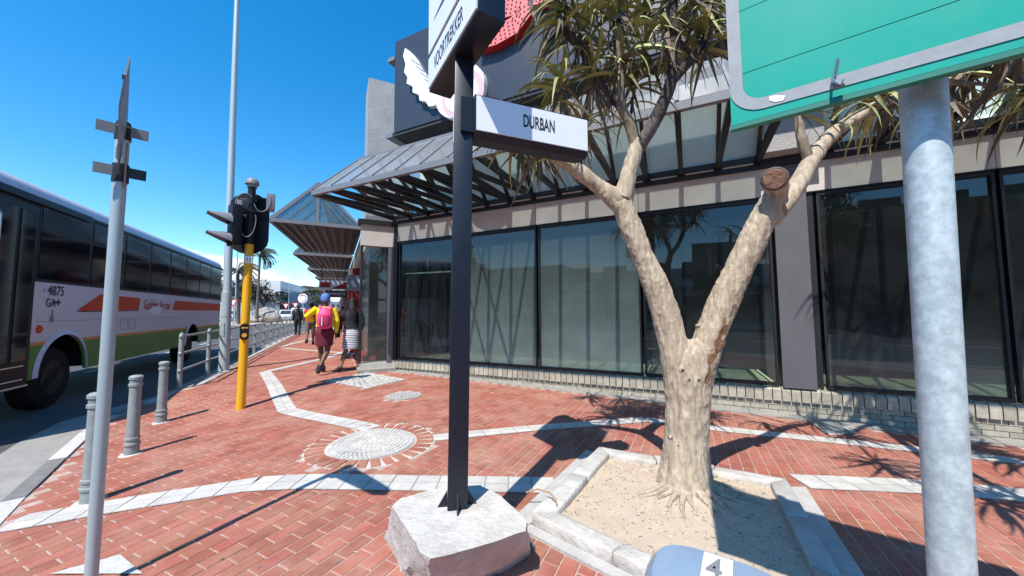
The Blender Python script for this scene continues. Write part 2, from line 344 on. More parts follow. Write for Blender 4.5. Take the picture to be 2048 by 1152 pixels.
sh=sheet('pavement','paver_joint',gz,-40,44,-22,64,.5)
def edge_h(x,y): return gz(x,y)
# pavement base: grid faces clipped to the outline (keeps only faces with centre inside), plus a skirt strip along the kerb
mb=MB(); import bmesh
bm=bmesh.new()
vs=[bm.verts.new((p.x,p.y,0)) for p in resamp(PAVP+[PAVP[0]],.5)[:-1]]; bm.faces.new(vs); bmesh.ops.triangulate(bm,faces=bm.faces[:])
for ax in (0,1):
    lo,hi=(-40,44) if ax==0 else (-22,64)
    k=-12. if ax==0 else -4.
    while k<(12 if ax==0 else 14):
        no=(1,0,0) if ax==0 else (0,1,0)
        bmesh.ops.bisect_plane(bm,geom=bm.verts[:]+bm.edges[:]+bm.faces[:],plane_co=(k,0,0) if ax==0 else (0,k,0),plane_no=no); k+=.5 if not(-6<k<1 if ax==0 else 1<k<7.5) else .25
for v in bm.verts: v.co.z=gz(v.co.x,v.co.y)-.001
me=bpy.data.meshes.new('pavement'); bm.to_mesh(me); bm.free(); me.materials.append(M('paver_joint'))
for p in me.polygons:
    if p.normal.z<0: p.flip()
PAV=bpy.data.objects.new('pavement',me); link(PAV); PAV['kind']='structure'; OR['pavement']=V((0,0,0))

# zones without bricks
def P2(*q): return [G(*a) for a in q]
circ=G(745,886); CR=.44; RR=.66
man=G(808,792)
pl_L=Z(1062,1022,.085); pl_B=Z(1198,887,.08); pl_R=Z(1572,946,.07); pl_F=V((1.42,1.36,.08))
diam=P2((648,762),(738,746),(812,760),(732,778))
plat_zone=[pl_L,pl_B,pl_R,pl_F]
apron=P2((100,1152),(240,1113),(285,1152))
facade_strip=[W(-6.5,0,.0),W(42,0,0),W(42,0,.42),W(-6.5,0,.30)]
def skip(x,y):
    if (x-circ.x)**2+(y-circ.y)**2<RR*RR: return True
    if (x-man.x)**2+(y-man.y)**2<.33**2: return True
    for P in (diam,plat_zone,facade_strip):
        if inpoly(x,y,P): return True
    return False
def kdist(x,y):
    best=9
    for a,b in zip(KL[:-1],KL[1:]):
        d=b-a; t=max(0,min(1,((x-a.x)*d.x+(y-a.y)*d.y)/(d.x*d.x+d.y*d.y))); best=min(best,math.hypot(x-a.x-d.x*t,y-a.y-d.y*t))
    return best
BL,BW,BH=.196,.093,.012
def brick_mesh(L,Wd,h,cham=.004):
    b=MB(); a=L/2;c=Wd/2
    vs=[(-a,-c,-h),(a,-c,-h),(a,c,-h),(-a,c,-h),(-a,-c,-cham),(a,-c,-cham),(a,c,-cham),(-a,c,-cham),(-a+cham,-c+cham,0),(a-cham,-c+cham,0),(a-cham,c-cham,0),(-a+cham,c-cham,0)]
    fs=[(8,9,10,11)]+[(i,(i+1)%4,4+(i+1)%4,4+i) for i in range(4)]+[(4+i,4+(i+1)%4,8+(i+1)%4,8+i) for i in range(4)]
    return b.add(vs,fs)
bsrc=brick_mesh(BL,BW,BH); BME=bsrc.mesh('brick'); BME.materials.append(M('paver'))
spots=[]
for i in range(-60,420):
    for j in range(-260,200):
        s=(j+.5)*(BW+.008); l=i*(BL+.008)+(.5 if j%2 else 0)*(BL+.008)-3
        p=N*l+D1*s
        if p.y<-1.2 or p.y>26 or abs(p.x)>9+p.y*.4: continue
        if p.dot(N)>FD+.0 and p.x>-3: continue
        if not inpoly(p.x,p.y,PAVP): continue
        if kdist(p.x,p.y)<.17: continue
        if skip(p.x,p.y): continue
        q=px((p.x,p.y,gz(p.x,p.y)))
        if not(-80<q[0]<2140 and q[1]<1240): 
            if p.length>5: continue
        if p.y>12 and q[0]>740: continue
        spots.append((p,q))
seen=[k for k in spots if 0<k[1][0]<2048 and 0<k[1][1]<1152]
seen.sort(key=lambda k:(k[0].x**2+k[0].y**2)); near=set(id(k) for k in seen[:300])
stuff=MB(); qb=frame(N,V((-N.y,N.x,0)))
def tilt(p):
    nn=V((-(gz(p.x+.1,p.y)-gz(p.x-.1,p.y))/.2,-(gz(p.x,p.y+.1)-gz(p.x,p.y-.1))/.2,1)); return V((0,0,1)).rotation_difference(nn)
for k in spots:
    p,q=k; z=gz(p.x,p.y)+.004+random.uniform(-.0018,.0018)
    yaw=random.gauss(0,.006); 
    if id(k) in near: 
        o=inst('brick',BME,(p.x,p.y,z),tilt(p)@Quaternion((0,0,1),yaw)@qb,PAV)
    else:
        mt=(tilt(p)@Quaternion((0,0,1),yaw)@qb).to_matrix()
        stuff.add([mt@v+V((p.x,p.y,z)) for v in bsrc.v],bsrc.f)
o=stuff.build('brick_paving','paver',PAV); o['kind']='stuff'

# bands of white tiles
def band(pts,wd=.30,rows=2,tl=.20,name='tile_band',grow=0):
    g=MB(); pts=[V((p.x,p.y,0)) for p in pts]; tiles=[]
    for a,b in zip(pts[:-1],pts[1:]):
        d=(b-a); L=d.length; d.normalize(); sd=V((-d.y,d.x,0)); n=max(1,round(L/tl)); 
        for i in range(n):
            t0=L*i/n;t1=L*(i+1)/n
            c=[a+d*t+sd*s for t,s in((t0,-wd/2),(t1,-wd/2),(t1,wd/2),(t0,wd/2))]
            g.quad(*[V((v.x,v.y,gz(v.x,v.y)+.0085)) for v in c])
            for r in range(rows):
                s0=-wd/2+wd*r/rows+.004; s1=-wd/2+wd*(r+1)/rows-.004; jj=random.uniform(-.0012,.0012)
                cc=[a+d*(t)+sd*s for t,s in((t0+.005,s0),(t1-.005,s0),(t1-.005,s1),(t0+.005,s1))]
                tiles.append([V((v.x,v.y,gz(v.x,v.y)+.0125+jj)) for v in cc])
    base=g.build('joint_bed','grout',PAV)
    return tiles
bands=[ [G(20,1050),G(250,1010),G(505,970),G(1110,972)], [G(1598,964),G(1850,975),G(2046,992),G(2120,1000)],
  [G(575,822),G(745,858)], [G(530,744),G(575,822)], [G(532,744),G(655,716),G(700,700)],
  [G(866,877),G(1060,858),G(1292,840),G(1430,858),G(1700,886),G(1850,902),G(2048,925)] ]
wid=[.26,.26,.24,.24,.2,.2]
tl=[]
for b_,w_ in zip(bands,wid): tl+=band(b_,w_)
tl+=band([G(570,697),G(760,712)],.2)+band([G(560,694),G(648,672)],.2)+band([G(590,672),G(690,668)],.25)
tl.sort(key=lambda c:c[0].length)
rest=MB()
for i,c in enumerate(tl):
    h=V((0,0,.008)); mbx=MB() if i<150 else rest
    mbx.add(c+[v-h for v in c],[(0,1,2,3),(4,7,6,5),(0,4,5,1),(1,5,6,2),(2,6,7,3),(3,7,4,0)])
    if i<150: mbx.build('paving_tile','white_tile',PAV)
o=rest.build('paving_tiles','white_tile',PAV); o['kind']='stuff'
# diamond and far pale squares of cobbles
def patch(poly,name,m,h=.011,group=None):
    b_=MB(); pp=[V((p.x,p.y,gz(p.x,p.y)+h)) for p in poly]; nn=(pp[1]-pp[0]).cross(pp[2]-pp[1])
    if nn.z<0: pp=pp[::-1]
    b_.quad(*pp); return b_.build(name,m,PAV)
patch(diam,'paving_diamond','concrete')
cob=MB(); cx=sum((d.x for d in diam))/4; cy=sum((d.y for d in diam))/4
for r in range(1,9):
    for k in range(6*r):
        a=2*math.pi*k/(6*r); x=cx+.105*r*math.cos(a); y=cy+.105*r*math.sin(a)
        if inpoly(x,y,diam): cob.hexa((x,y,gz(x,y)+.013),V((math.cos(a),math.sin(a),0))*.04,V((-math.sin(a),math.cos(a),0))*.045,V((0,0,.006)))
o=cob.build('cobbles','white_tile',PAV); o['kind']='stuff'
patch(P2((1628,842),(1704,846),(1712,868),(1660,872)),'drain_frame','concrete',.010)
gr=MB(); a_=G(1612,840);b_=G(1650,868); c_=G(1700,868); d_=G(1668,844)
for i in range(15):
    for q0,q1,q2,q3 in ((a_,d_,b_,c_),):
        p=q0.lerp(q1,i/14); q=q2.lerp(q3,i/14); gr.beam(V((p.x,p.y,gz(p.x,p.y)+.02)),V((q.x,q.y,gz(q.x,q.y)+.02)),.012,.012)
for i in range(7):
    p=a_.lerp(b_,i/6); q=d_.lerp(c_,i/6); gr.beam(V((p.x,p.y,gz(p.x,p.y)+.0195)),V((q.x,q.y,gz(q.x,q.y)+.0195)),.014,.011)
tag(gr.build('drain_grate','bollard_grey'),'small square metal drain grate set in concrete beside the shop plinth','drain grate')
gm=MB(); random.seed(21)
for k in range(420):
    sp_=random.choice(spots[:]) if k else spots[0]; p=sp_[0]
    if p.length>11: continue
    x=p.x+random.uniform(-.1,.1); y=p.y+random.uniform(-.1,.1); r0=random.uniform(.006,.02); z=gz(x,y)+.0068; n7=7
    gm.add([V((x+r0*random.uniform(.7,1.2)*math.cos(q*6.283/n7),y+r0*random.uniform(.7,1.2)*math.sin(q*6.283/n7),z)) for q in range(n7)],[tuple(range(n7))])
o=gm.build('gum_spots','gum',PAV); o['kind']='stuff'
lm=MB()
for k in range(260):
    sp_=random.choice(spots); p=sp_[0]
    if p.length>9: continue
    x=p.x+random.uniform(-.1,.1); y=p.y+random.uniform(-.1,.1); z=gz(x,y)+.008; a=random.random()*6.28; d_0=V((math.cos(a),math.sin(a),0)); e_0=V((-d_0.y,d_0.x,0)); L0=random.uniform(.006,.022); w0=L0*random.uniform(.2,.6)
    c0=V((x,y,z)); lm.add([c0-d_0*L0,c0+e_0*w0+V((0,0,.004)),c0+d_0*L0+V((0,0,.003)),c0-e_0*w0],[(0,3,2,1)])
o=lm.build('litter_scraps','litter',PAV); o['kind']='stuff'
random.seed(7)
# round cobble disc with radiating bricks
def disc(c,r,h,n=48,r2=None,th=None):
    b_=MB(); pts=[V((c.x+r*math.cos(2*math.pi*k/n),c.y+r*math.sin(2*math.pi*k/n),0)) for k in range(n)]
    pts=[V((p.x,p.y,gz(p.x,p.y)+h)) for p in pts]; b_.prism([p-V((0,0,.012)) for p in pts],(0,0,.012)); return b_
disc(circ,RR,.003).build('joint_bed','mortar_pale',PAV)
mc=thing('manhole_cover','large round pale cobbled cover ringed by radiating red bricks','manhole cover',(circ.x,circ.y,gz(circ.x,circ.y)))
disc(circ,CR,.012).build('collar','kerb_white',mc); disc(circ,CR*.66,.016).build('lid','white_tile',mc)
cb=MB()
for r in [.31,.36,.41]:
    n=int(2*math.pi*r/.045)
    for k in range(n):
        a=2*math.pi*k/n+r; x=circ.x+r*math.cos(a);y=circ.y+r*math.sin(a); cb.hexa((x,y,gz(x,y)+.0135),V((math.cos(a),math.sin(a),0))*.019,V((-math.sin(a),math.cos(a),0))*.018,V((0,0,.004)))
o=cb.build('cobbles','white_tile',mc); o['kind']='stuff'
cb=MB()
for r in [.03,.08,.13,.18,.23,.27]:
    n=max(3,int(2*math.pi*r/.05))
    for k in range(n):
        a=2*math.pi*k/n+r*5; x=circ.x+r*math.cos(a);y=circ.y+r*math.sin(a); cb.hexa((x,y,gz(x,y)+.017),V((math.cos(a),math.sin(a),0))*.018,V((-math.sin(a),math.cos(a),0))*.018,V((0,0,.003)))
o=cb.build('lid_studs','white_tile',mc); o['kind']='stuff'
nr=30
for k in range(nr):
    a=2*math.pi*(k+.5)/nr; r=(CR+RR)/2; x=circ.x+r*math.cos(a); y=circ.y+r*math.sin(a)
    o=inst('brick',BME,(x,y,gz(x,y)+.009),Quaternion((0,0,1),a),PAV)
    o.scale=(.92,.93,1)
tag(disc(man,.285,.010).build('manhole_cover','gutter',group=None),'smaller plain grey round manhole cover set flush in the red paving','manhole cover')
mb=MB()
for k in range(24):
    for r in (.07,.13,.19,.25):
        a=2*math.pi*k/24; x=man.x+r*math.cos(a); y=man.y+r*math.sin(a); mb.hexa((x,y,gz(x,y)+.011),V((math.cos(a),math.sin(a),0))*.02,V((-math.sin(a),math.cos(a),0))*(r*.1),V((0,0,.003)))
o=mb.build('cover_studs','concrete',bpy.data.objects['manhole_cover.001'] if 'manhole_cover.001' in bpy.data.objects else None)
# concrete patch bottom left, apron strip at the plinth
patch(apron,'concrete_patch','kerb_white',.013)
a2=MB()
for i in range(60):
    s0=-6.45+i*.8; s1=s0+.8
    q=[W(s0+.006,0,0),W(s1-.006,0,0),W(s1-.006,0,.24+.1*smooth((s1+2)/5)),W(s0+.006,0,.24+.1*smooth((s0+2)/5))]
    if i<14:
        b_=MB(); t_=[V((v.x,v.y,gz(v.x,v.y)+.012)) for v in q]; b_.prism([v-V((0,0,.02)) for v in t_],(0,0,.02)); b_.build('edge_slab','gutter',PAV)
# kerb stones
def strip_quad(i0,i1,o0,o1):
    pass
def offs(P,i,d):
    a=P[max(i-1,0)];b=P[min(i+1,len(P)-1)]; t=(b-a).normalized(); return P[i]+V((-t.y,t.x,0))*d
kn=0; K=resamp(KL,.9); gmb=MB()
for i in range(len(K)-1):
    a,b=K[i],K[i+1]; a2_,b2_=offs(K,i,.125),offs(K,i+1,.125)
    if K[i].y>70 or K[i].x>30: continue
    d=(b-a).normalized()*.006
    vis=a.y<40
    qs=[a+d,b-d,b2_-d,a2_+d]
    b_=MB(); top=[V((v.x,v.y,max(gz(v.x,v.y),ROADZ+.03)+.006)) for v in qs]; b_.prism([V((v.x,v.y,-.32)) for v in qs],(0,0,.1)); b_=MB()
    b_.add([V((v.x,v.y,-.3)) for v in qs]+top,[(4,5,6,7),(0,1,5,4),(1,2,6,5),(2,3,7,6),(3,0,4,7)])
    b_.build('kerb_stone','kerb_white' if (a.y<3.5 or 4.6<a.y<5.6) else 'kerb_grey' if a.y<7 else 'concrete',PAV)
    g1,g2=offs(K,i,-.02),offs(K,i+1,-.02); g3,g4=offs(K,i,-.50),offs(K,i+1,-.50)
    gmb.quad(*[V((v.x,v.y,ROADZ+.006)) for v in (g3,g4,g2,g1)])
gmb.build('gutter','gutter',kind='structure')
# painted lines on the road
pm=MB()
for k in range(9):
    c=V((-9.6,6,0))+ST*(4+k*4.5); pm.quad(*[V((v.x,v.y,ROADZ+.004)) for v in (c-SW*.06,c+SW*.06,c+SW*.06+ST*1.6,c-SW*.06+ST*1.6)])
for k in range(5):
    c=V((-5.4,3.4,0))+V((-.7,-.25,0))*k*.35-ST*.3; pm.quad(*[V((v.x,v.y,ROADZ+.004)) for v in (c,c+SW*.3,c+SW*.3+ST*.05,c+ST*.05)])
pm.build('road_marking','road_paint',kind='structure')

# ============================================================ SHOP BUILDING
SH=thing('shop_building','vacant corner shop with large dusty windows, cream fascia and grey brick plinth','building',W(0,0))
SILL=.30; HEAD=3.107; FAS=3.56; S0=-6.45; S1=16.
# plinth core, bricks
c=MB(); c.hexa(W((S0+S1)/2,-.15,-.20),D1*((S1-S0)/2-.02),N*.195,V((0,0,.37))); c.build('plinth_core','mortar',SH)
sb=brick_mesh(.105,.0,0) 
def pbrick(L,Hh,Dp): 
    b_=MB(); b_.hexa(V((0,0,0)),V((L/2,0,0)),V((0,Dp/2,0)),V((0,0,Hh/2))); return b_
qf=frame(D1,N)
m1=pbrick(.100,.20,.03)
# soldier course with sloping nose
sol=MB(); sol.add([(-.05,-.03,-.10),(.05,-.03,-.10),(.05,-.03,.055),(-.05,-.03,.055),(-.05,.03,.095),(.05,.03,.095),(.05,.03,-.10),(-.05,.03,-.10)],[(0,1,2,3),(3,2,5,4),(0,3,4,7),(1,6,5,2),(0,7,6,1),(4,5,6,7)])
SME=sol.mesh('brick'); SME.materials.append(M('plinth_brick'))
stre=pbrick(.215,.062,.03); TME=stre.mesh('brick'); TME.materials.append(M('plinth_brick'))
n=0; srest=MB()
s=S0+.06; cnt=0
while s<S1:
    if s<6.6: inst('brick',SME,W(s,.195+random.uniform(-.002,.002),.03),Quaternion((0,0,1),random.gauss(0,.01))@qf,SH); cnt+=1
    s+=.112
for r in range(5):
    z=.058-.07*r; s=S0+.1+(.11 if r%2 else 0)
    while s<6.6:
        if z+.03>gz(W(s,0).x,W(s,0).y)-.02 and cnt<300:
            inst('brick',TME,W(s,z,.008+random.uniform(-.002,.002)),qf,SH); cnt+=1
        elif z+.03>gz(W(s,0).x)-.02:
            srest.hexa(W(s,z,.008),D1*.1075,N*.015,V((0,0,.031)))
        s+=.223
if srest.v: o=srest.build('plinth_bricks','plinth_brick',SH); o['kind']='stuff'
# window panes / mullions : along positions
def bx(s0,s1,z0,z1,o0,o1): b_=MB(); b_.hexa(W((s0+s1)/2,(z0+z1)/2,(o0+o1)/2),D1*(abs(s1-s0)/2),N*(abs(o1-o0)/2),V((0,0,abs(z1-z0)/2))); return b_
mull=[-4.62,-2.65,-.715]
bays=[(-6.30,-4.62,'glass_clear'),(-4.62,-2.65,'glass_dusty'),(-2.65,-.715,'glass_dusty'),(-.715,1.17,'glass_clear'),(1.68,3.44,'glass_clear'),(3.44,5.3,'glass_clear'),(5.3,7.2,'glass_clear')]
for a,b,m_ in bays:
    fr=bx(a+.02,b-.02,SILL,SILL+.05,-.03,.04).build('window_frame','frame_black',SH)
    bx(a+.02,b-.02,HEAD-.05,HEAD,-.03,.04).build('window_frame','frame_black',SH)
    bx(a+.02,a+.05,SILL+.05,HEAD-.05,-.03,.038).build('window_frame','frame_black',SH)
    bx(b-.05,b-.02,SILL+.05,HEAD-.05,-.03,.038).build('window_frame','frame_black',SH)
    bx(a+.05,b-.05,SILL+.05,HEAD-.05,-.006,0).build('window_pane',m_,SH)
# columns
def col(a,b,o=.07,m_='column_grey'): bx(a,b,SILL-.01,FAS,-.3,o).build('column',m_,SH)
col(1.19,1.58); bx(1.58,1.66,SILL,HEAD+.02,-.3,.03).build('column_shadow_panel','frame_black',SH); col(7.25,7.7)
bx(-6.43,-6.32,SILL-.02,FAS+.1,-.1,.06).build('corner_post','frame_black',SH)
# fascia panels
fs=-6.42
for L in (1.78,1.97,1.94,1.90,.42,1.85,1.86,1.9,2.2):
    b_=bx(fs+.004,fs+L-.004,HEAD+.02,FAS,-.2,.045); b_.build('fascia_panel','cream',SH); fs+=L
bx(S0,S1-4,HEAD+.004,HEAD+.02,-.2,.06).build('fascia_trim','frame_black',SH)
bx(S0,8.2,FAS+.004,FAS+.13,-.2,.10).build('canopy_beam','frame_black',SH)
for k in range(24):
    bx(-5.85+k*.53,-5.85+k*.53+.515,FAS+.15,4.95,-.24,-.20).build('clerestory_panel','pale_panel',SH)
# interior
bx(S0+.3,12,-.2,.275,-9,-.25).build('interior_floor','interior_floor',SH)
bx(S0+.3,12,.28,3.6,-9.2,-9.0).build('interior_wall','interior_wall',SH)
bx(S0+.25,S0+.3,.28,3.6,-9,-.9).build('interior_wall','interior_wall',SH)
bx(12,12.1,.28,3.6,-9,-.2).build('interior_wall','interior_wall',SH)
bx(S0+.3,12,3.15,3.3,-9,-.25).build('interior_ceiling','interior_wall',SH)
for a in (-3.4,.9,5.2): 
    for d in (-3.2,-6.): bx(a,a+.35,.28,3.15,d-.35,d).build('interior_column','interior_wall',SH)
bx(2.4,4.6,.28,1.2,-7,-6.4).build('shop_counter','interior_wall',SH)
# security mesh behind the corner pane
mw=MB()
for i in range(9): mw.beam(W(-6.2+i*.04,.45,-.14),W(-6.2+i*.04,3.0,-.14),.004)
for i in range(58): mw.beam(W(-6.2,.48+i*.044,-.143),W(-5.88,.48+i*.044,-.143),.004)
mw.build('security_mesh','mesh_wire',SH)
mw=MB(); mw.beam(W(-6.2,2.35,-.12),W(-4.7,2.33,-.12),.03); mw.build('shelf_rail','white_paint',SH)
# upper wall and piers
bx(-5.9,15,FAS+.14,6.9,-.6,-.25).build('upper_wall','dark_wall',SH)
bx(1.05,1.75,FAS+.14,5.6,-.25,.35).build('concrete_pier','pier_concrete',SH)
bx(-5.9,15,3.3,3.5,-9,-.25).build('roof_slab','pier_concrete',SH)
pr=MB(); cpt=W(-6.9,0,-.25)
def stbox(c,a,b,z0,z1): b_=MB(); b_.hexa(V((c.x,c.y,(z0+z1)/2)),SW*a,ST*b,V((0,0,(z1-z0)/2))); return b_
A_=Y(718,400,9.6); B_=Y(790,400,9.9)
pc=(A_+B_)/2
stbox(V((pc.x+.05,pc.y+.35,0)),.50,.5,3.75,7.9).build('concrete_pier','pier_concrete',SH)
stbox(V((pc.x-.3,pc.y+2.4,0)),.55,.5,3.75,5.9).build('concrete_pier','pier_concrete',SH)
stbox(V((corner.x-.25,corner.y+.45,0)),.66,.52,3.62,3.74).build('pier_cornice','flash_grey',SH)
# return wall with pane
def SR(a,z,o=0): return corner-SW*a-ST*o+V((0,0,z))
def rbx(a0,a1,z0,z1,o0,o1): b_=MB(); b_.hexa((SR((a0+a1)/2,(z0+z1)/2,(o0+o1)/2)),SW*(abs(a1-a0)/2),ST*(abs(o1-o0)/2),V((0,0,abs(z1-z0)/2))); return b_
rbx(.02,.75,-.2,.22,-.3,.05).build('return_plinth','white_tile',SH)
rbx(-.02,.80,-.2,.10,-.3,.25).build('return_step','gutter',SH)
rbx(.18,.70,.24,2.98,-.01,0).build('window_pane','glass_clear',SH)
rbx(.0,.16,.22,3.0,-.1,.06).build('column','column_grey',SH); rbx(.72,.78,.22,3.0,-.1,.03).build('window_frame','frame_black',SH)
rbx(.02,.78,3.0,3.5,-.2,.04).build('fascia_panel','cream',SH); rbx(-.05,.85,3.5,3.62,-.2,.1).build('fascia_trim','frame_black',SH)
# street front beyond
SB=thing('street_shopfront','row of shopfronts with red panels running up the street under canopies','building',ret)
def RB(t,a,z): return ret+ST*t+SW*a+V((0,0,z))
def sbx(t0,t1,a0,a1,z0,z1): b_=MB(); b_.hexa(RB((t0+t1)/2,(a0+a1)/2,(z0+z1)/2),ST*(abs(t1-t0)/2),SW*(abs(a1-a0)/2),V((0,0,abs(z1-z0)/2))); return b_
sbx(.3,60,.1,.5,3.0,3.7).build('fascia_band','cream',SB); sbx(.3,60,3.5,9,-.2,3.6).build('wall','interior_wall',SB)
sbx(.3,60,.3,9,3.72,3.95).build('roof','flash_grey',SB)
for k in range(11):
    t0=.5+k*5
    sbx(t0+4.4,t0+5,0,.6,-.2,3.0).build('column','shop_red' if k in(0,1,3) else 'column_grey',SB)
    for q in (0,1): sbx(t0+q*2.15,t0+q*2.15+2.1,.2,.22,.3,3.0).build('window_pane','window_dark',SB)
    sbx(t0,t0+4.4,.12,.4,-.2,.3).build('stall_riser','white_tile' if k%2 else 'shop_red',SB)

# ------------------------------------------------------------ main canopy: a glazed prism on a lattice
def canopy(name,label,O,A,B,L,dep,z0,rh,nb,fm='canopy_top',gables=True,group=None,taper=0.):
    """O origin at wall corner, A along, B outwards (unit), L length, dep depth, ridge at half depth"""
    T=thing(name,label,'canopy',O+V((0,0,z0)),group)
    zz=V((0,0,z0)); rz=V((0,0,z0+rh))
    def E(t,o): return O+A*(L*t)+B*(dep*o*(1-taper*t))
    def out(t): return E(t,1)+zz
    def rdg(t): return E(t,.5)+rz
    def inn(t): return E(t,0)+zz
    for nm,f0 in(('edge_rail',out),('inner_rail',inn),('ridge_rail',rdg)):
        b_=MB(); b_.beam(f0(0),f0(1),.07 if nm!='ridge_rail' else .09,.09); b_.build(nm,'frame_black' if nm=='inner_rail' else 'flash_grey',T)
    up=V((0,0,.02))
    for i in range(nb):
        t0=i/nb;t1=(i+1)/nb; e=.02/L
        b_=MB(); q=[out(t0+e)+up+V((0,0,.04)),out(t1-e)+up+V((0,0,.04)),rdg(t1-e)+up,rdg(t0+e)+up]; b_.prism(q,V((0,0,.012))); b_.build('roof_panel',fm,T)
        b_=MB(); q=[inn(t0+e)+V((0,0,.09))+B*.02,inn(t1-e)+V((0,0,.09))+B*.02,rdg(t1-e)-B*.03,rdg(t0+e)-B*.03]; b_.prism(q,V((0,0,.01))); b_.build('glass_panel','canopy_back' if fm=='canopy_top' else 'canopy_gable',T)
    for i in range(nb+1):
        t_=i/nb
        b_=MB(); b_.beam(out(t_)+up*3.6,rdg(t_)+up*1.6,.035,.035); b_.build('glazing_bar','flash_grey',T)
        b_=MB(); b_.beam(inn(t_),rdg(t_),.055,.06); b_.build('rafter','frame_black',T)
    return T,out,rdg,inn
cA=D1; cB=-N
cs0,cs1=-6.40,1.02
T,out_,rdg_,inn_=canopy('glass_canopy','long grey glazed canopy on a black lattice above the corner shop windows',W(cs0,0,.12),cA,cB,cs1-cs0,2.08,3.70,1.04,14)
nb=14
k=0
for i in range(nb):
    t0=i/nb;t1=(i+1)/nb
    if i<7:
        b_=MB(); b_.beam(out_(t0),inn_(t1),.05,.085); b_.build('lattice_bar','frame_black',T)
    if True:
        b_=MB(); b_.beam(out_(t1)-V((0,0,.01)),inn_(t1)-V((0,0,.01)),.07,.09); b_.build('lattice_bar','frame_black',T)
    if i<5:
        b_=MB(); b_.beam(inn_(t0)+V((0,0,.012)),out_(min(1,t0+2/nb))+V((0,0,.012)),.04,.05); b_.build('lattice_bar','frame_black',T)
b_=MB(); b_.beam(out_(0),inn_(0),.07,.09); b_.build('end_rail','frame_black',T)
b_=MB(); b_.beam(out_(1),inn_(1),.07,.09); b_.build('end_rail','frame_black',T)
for f_ in (0,1):
    b_=MB(); b_.beam(out_(f_),rdg_(f_),.05,.06); b_.beam(inn_(f_)+V((0,0,.02)),rdg_(f_)-V((0,0,.02)),.05,.06); b_.build('gable_frame','flash_grey',T)
b_=MB()
for i in range(nb): b_.beam(inn_((i+.12)/nb)+V((0,0,-.05))-cB*.02,inn_((i+.88)/nb)+V((0,0,-.05))-cB*.02,.02,.03)
b_.build('skylit_slit','white_paint',T)  # white strips painted to stand for the sky-lit gap under the panes
T2,o2,r2,i2=canopy('glass_canopy','second glazed canopy with black struts, partly hidden behind the green road sign',W(1.85,0,.12),cA,cB,6.4,2.08,3.70,1.04,12)
for i in range(12):
    t0=i/12;t1=(i+1)/12
    b_=MB(); b_.beam(o2(t0),i2(t1),.05,.08); b_.build('lattice_bar','frame_black',T2)
    b_=MB(); b_.beam(o2(t1)-V((0,0,.01)),i2(t1)-V((0,0,.01)),.07,.09); b_.build('lattice_bar','frame_black',T2)
b_=MB(); b_.beam(o2(0),i2(0),.07,.09); b_.build('end_rail','frame_black',T2)
b_=MB()
for i in range(12): b_.beam(i2((i+.12)/12)+V((0,0,-.05))-cB*.02,i2((i+.88)/12)+V((0,0,-.05))-cB*.02,.02,.03)
b_.build('skylit_slit','white_paint',T2)  # same gap of sky light, put in as white strips
# street canopies
tips=[(-5.96,8.64),(-8.45,13.65),(-10.75,18.6),(-13.0,23.4),(-15.2,28.4),(-17.5,33.2)]
ords=['nearest street canopy with a glass gable and slatted grille underside','second street canopy beyond the nearest glass gable','third street canopy up the pavement','fourth street canopy up the pavement','fifth street canopy up the pavement','farthest street canopy up the pavement']
for k,(tx,ty) in enumerate(tips):
    tip=V((tx,ty,0)); dep=2.05; O=tip+SW*dep+ST*.0
    T,oo,rr,ii=canopy('street_canopy',ords[k],O,ST,-SW,4.75,dep,3.70,1.07,5,fm='canopy_gable',group='pointed canopies along the street',taper=.22)
    for f_ in (0,1):
        e_=-.03 if f_==0 else .03
        b_=MB(); q=[oo(f_)+ST*e_,ii(f_)+ST*e_,rr(f_)+ST*e_]; b_.prism([v+V((0,0,.03)) for v in q],ST*.01); b_.build('gable_pane','canopy_gable',T)
        b_=MB(); b_.beam(oo(f_)+ST*e_,ii(f_)+ST*e_,.07,.09); b_.beam(oo(f_)+ST*e_,rr(f_)+ST*e_,.06,.07); b_.beam(ii(f_)+ST*e_,rr(f_)+ST*e_,.06,.07)
        m_=(oo(f_)+ii(f_))/2+ST*e_; b_.beam(m_,rr(f_)+ST*e_,.06,.06,up=ST); b_.build('gable_frame','flash_grey',T)
    if k<4:
        for i in range(1,17):
            t_=i/17; b_=MB(); b_.beam(oo(t_),ii(t_),.13,.03); b_.build('slat','frame_black',T)
        for j in range(1,9):
            b_=MB(); p=ii(0).lerp(oo(0),j/9); q=ii(1).lerp(oo(1),j/9); b_.beam(p-V((0,0,.03)),q-V((0,0,.03)),.09,.04); b_.build('cross_bar','frame_black',T)

# ------------------------------------------------------------ sign board on the facade
BD=thing('fascia_sign_board','large dark navy sign board with red dotted letters and a white wing emblem','sign board',W(-3,5.3,.5))
bo=1.12
def B2(s,z,o=0): return W(s,z,bo+o)
bx(-5.52,-5.42,5.25,7.0,bo-.3,bo-.125).build('board_return','flash_grey',BD)
b_=MB(); b_.hexa(B2(-1.2,6.17,-.06),D1*4.22,N*.06,V((0,0,1.0))); b_.build('panel','board_navy',BD)
for a,b in ((-5.62,-5.43),): bx(a,b,5.08,5.17,.3,bo+.03).build('bracket','flash_grey',BD); bx(a,b,6.78,6.86,.3,bo+.01).build('bracket','flash_grey',BD)
bx(-5.5,3.0,5.11,5.165,-.2,bo-.02).build('soffit','dark_wall',BD)

